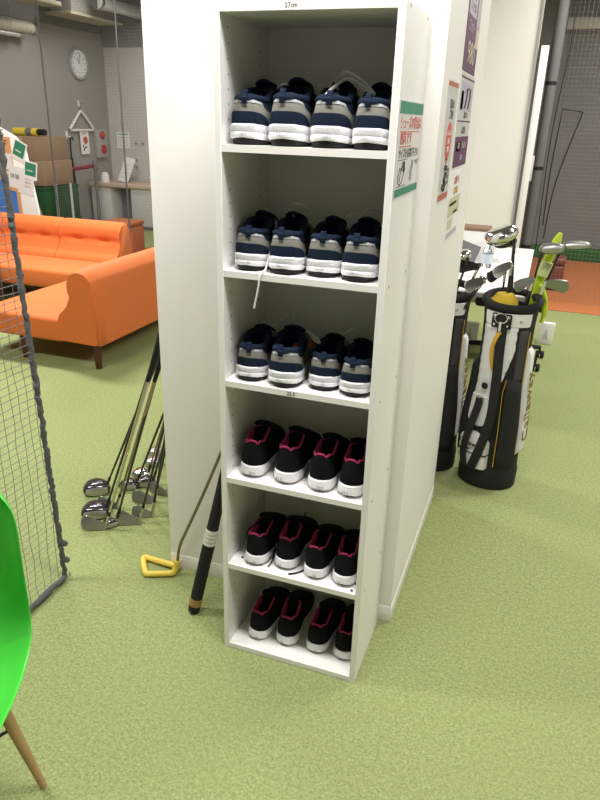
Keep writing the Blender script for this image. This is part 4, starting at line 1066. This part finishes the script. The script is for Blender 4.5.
# ------------------------------------------------------------------ white table with things, office chair
t = thing('table', 'long white table with grey edge behind the golf bags', 'table', (.10, 2.25, 0))
f = MB(); f.bx(-.6, .62, 0, 1.60, .698, .722, .003); f.build('table_top', M_laminate, t)
f = MB(); f.bx(-.6, .62, -.003, 1.603, .690, .714, .002); f.build('edge_band', M_greyedge, t)
for x in (-.52, .54):
    for y in (.10, 1.50):
        f = MB(); f.bx(x-.025, x+.025, y-.025, y+.025, 0, .69, .004); f.build('leg', M_palewall, t)
f = MB(); f.bx(-.5, .52, 1.48, 1.50, .30, .66); f.build('modesty_panel', M_palewall, t)
# bottle
t = thing('water_bottle', 'clear plastic water bottle with blue label on the white table', 'bottle', (.475, 2.62, .7235))
f = MB(); f.lathe([(.026, 0), (.031, .006), (.031, .05), (.029, .06), (.031, .07), (.031, .15), (.026, .175), (.013, .20), (.012, .215)], 20); f.build('bottle', M_glass, t)
f = MB(); f.lathe([(.0318, .09), (.0318, .145)], 20, cap=False); f.build('label', mat('pale_blue_label', (.62, .70, .80), .5), t)
f = MB(); f.lathe([(.014, .213), (.014, .23), (.012, .232)], 14); f.build('cap', M_paper, t)
# acrylic leaflet stand
t = thing('leaflet_stand', 'clear slanted acrylic leaflet stand on the white table', 'stand', (.40, 3.15, .7235), R(10))
f = MB(); f.prism([(-.10, 0), (.07, 0), (.10, .17), (.06, .165), (-.05, .12)], .005, frame((0, 0, .0), (1, 0, 0), (0, .2, .98)), .001); f.build('front_sheet', mat('frosted_acrylic', (.70, .70, .70), .3), t)
f = MB(); f.bx(-.13, .12, .0, .12, 0, .006); f.build('foot', M_glass, t)
t = thing('tablet_stand', 'dark grey angled tablet at the partition edge on the white table', 'tablet', (.30, 2.95, .7235), 0)
f = MB(); f.prism([(-.06, .02), (.07, .02), (.10, .13), (-.05, .18)], .012, frame((0, 0, 0), (1, 0, 0), (0, .5, .86)), .002); f.build('tablet', M_greypanel, t)
f = MB(); f.bx(-.05, .06, .02, .12, 0, .012, .002); f.build('foot', M_black, t)
t = thing('table_box', 'white box with brown lid at the back of the white table', 'box', (.26, 3.62, .7235), 0)
f = MB(); f.bx(-.16, .14, -.10, .10, 0, .145, .004); f.build('body', M_paper, t)
f = MB(); f.bx(-.163, .143, -.103, .103, .145, .165, .003); f.build('lid', mat('brown_lid', (.22, .13, .08), .6), t)
t = thing('phone_holder', 'small black L-shaped holder on the white table', 'holder', (.42, 3.02, .7235), 0)
f = MB(); f.bx(-.03, .03, -.02, .02, 0, .012, .002); f.build('foot', M_black, t)
f = MB(); f.bx(.018, .030, -.02, .02, .012, .075, .002); f.build('upright', M_black, t)
# office chair
t = thing('office_chair', 'black office chair with wheeled star base under the white table', 'chair', (.625, 3.36, 0))
f = MB(); f.lathe([(.035, .07), (.035, .12), (.025, .13), (.025, .42)], 16); f.build('column', M_black, t)
f = MB(); f.bx(-.23, .23, -.23, .23, .42, .485, .025, 3); f.build('seat', M_bagblack, t)
for k, a in enumerate((-38, 30, 100, 172, 245)):
    c = Vector((math.cos(R(a)), math.sin(R(a)), 0)); e = c*.285
    f = MB(); f.tube([c*.02+Vector((0, 0, .10)), c*.15+Vector((0, 0, .095)), e+Vector((0, 0, .078))], [.022, .019, .015], 10); arm = f.build('base_arm', M_black, t)
    fm = frame(e+Vector((.02, 0, .026)), (0, 1, 0), (0, 0, 1)); ob = MB(); ob.lathe([(.020, -.045), (.027, -.04), (.027, -.022), (.020, -.018)], 16, fm); ob.lathe([(.020, -.012), (.027, -.008), (.027, .010), (.020, .014)], 16, fm)
    ob.tube([e+Vector((0, 0, .03)), e+Vector((0, 0, .08))], .008, 8); ob.build('caster', M_black, arm)
# cards with a tree
GC = 'white tree cards standing on the floor'
for x, y, l in ((.350, 3.66, 'white card with grey tree standing left under the white table'), (.905, 3.90, 'white card with grey tree standing right of the golf bag')):
    t = thing('tree_card', l, 'card', (x, y, 0), R(-3), GC)
    f = MB(); f.bx(-.058, .058, -.025, .025, 0, .165, .002); f.build('card', M_paper, t)
    f = MB(); f.prism([(-.022, .035), (.022, .035), (.010, .065), (.016, .065), (.006, .095), (.010, .095), (0, .125), (-.010, .095), (-.006, .095), (-.016, .065), (-.010, .065)], .0008, frame((0, -.0255, 0), (1, 0, 0), (0, 0, 1))); f.build('tree_print', M_leafgrey, t)
# brown stool
t = thing('stool', 'brown leather stool standing on the orange floor behind the table', 'stool', (.94, 5.95, .0065), R(0))
f = MB(); f.bx(-.12, .09, -.12, .12, .03, .26, .03, 3); f.build('body', M_brown, t)
f = MB(); f.bx(-.125, .095, -.125, .125, .26, .34, .035, 4); f.build('cushion', M_brown, t)
f = MB(); f.bx(-.10, .08, -.10, .10, 0, .03); f.build('plinth', M_black, t)

# ------------------------------------------------------------------ light
def area(name, loc, sx, sy, power, col=(1, .975, .945), rot=(0, 0, 0)):
    l = bpy.data.lights.new(name, 'AREA'); l.shape = 'RECTANGLE'; l.size = sx; l.size_y = sy; l.energy = power; l.color = col
    o = bpy.data.objects.new(name, l); C.objects.link(o); o.location = loc; o.rotation_euler = rot
    return o
for i, (x, y, p) in enumerate([(-1.8, -.50, 80), (.55, -.50, 72), (3.2, -.9, 22), (-3.0, 2.5, 120), (2.3, 2.4, 82), (-3.0, 4.4, 55), (1.6, 4.6, 60), (-4.2, 6.4, 22), (2.6, 6.8, 32)]):
    area('ceiling_lamp', (x, y, 3.05), 1.25, .35, p)
w = bpy.data.worlds.new('World'); bpy.context.scene.world = w; w.use_nodes = True
w.node_tree.nodes['Background'].inputs['Color'].default_value = (.9, .92, .95, 1); w.node_tree.nodes['Background'].inputs['Strength'].default_value = .3

# ------------------------------------------------------------------ camera
cam = bpy.data.cameras.new('camera'); co = bpy.data.objects.new('camera', cam); C.objects.link(co)
co.location = (.7574, -1.5243, 1.5671); co.rotation_mode = 'XYZ'; co.rotation_euler = (1.1759, -.0277, .3438)
cam.sensor_fit = 'VERTICAL'; cam.sensor_height = 24; cam.lens = 672.02/800*24; cam.clip_start = .02; cam.clip_end = 60
sc = bpy.context.scene; sc.camera = co
sc.view_settings.view_transform = 'Standard'; sc.view_settings.look = 'None'; sc.view_settings.exposure = 0.09; sc.view_settings.gamma = 1
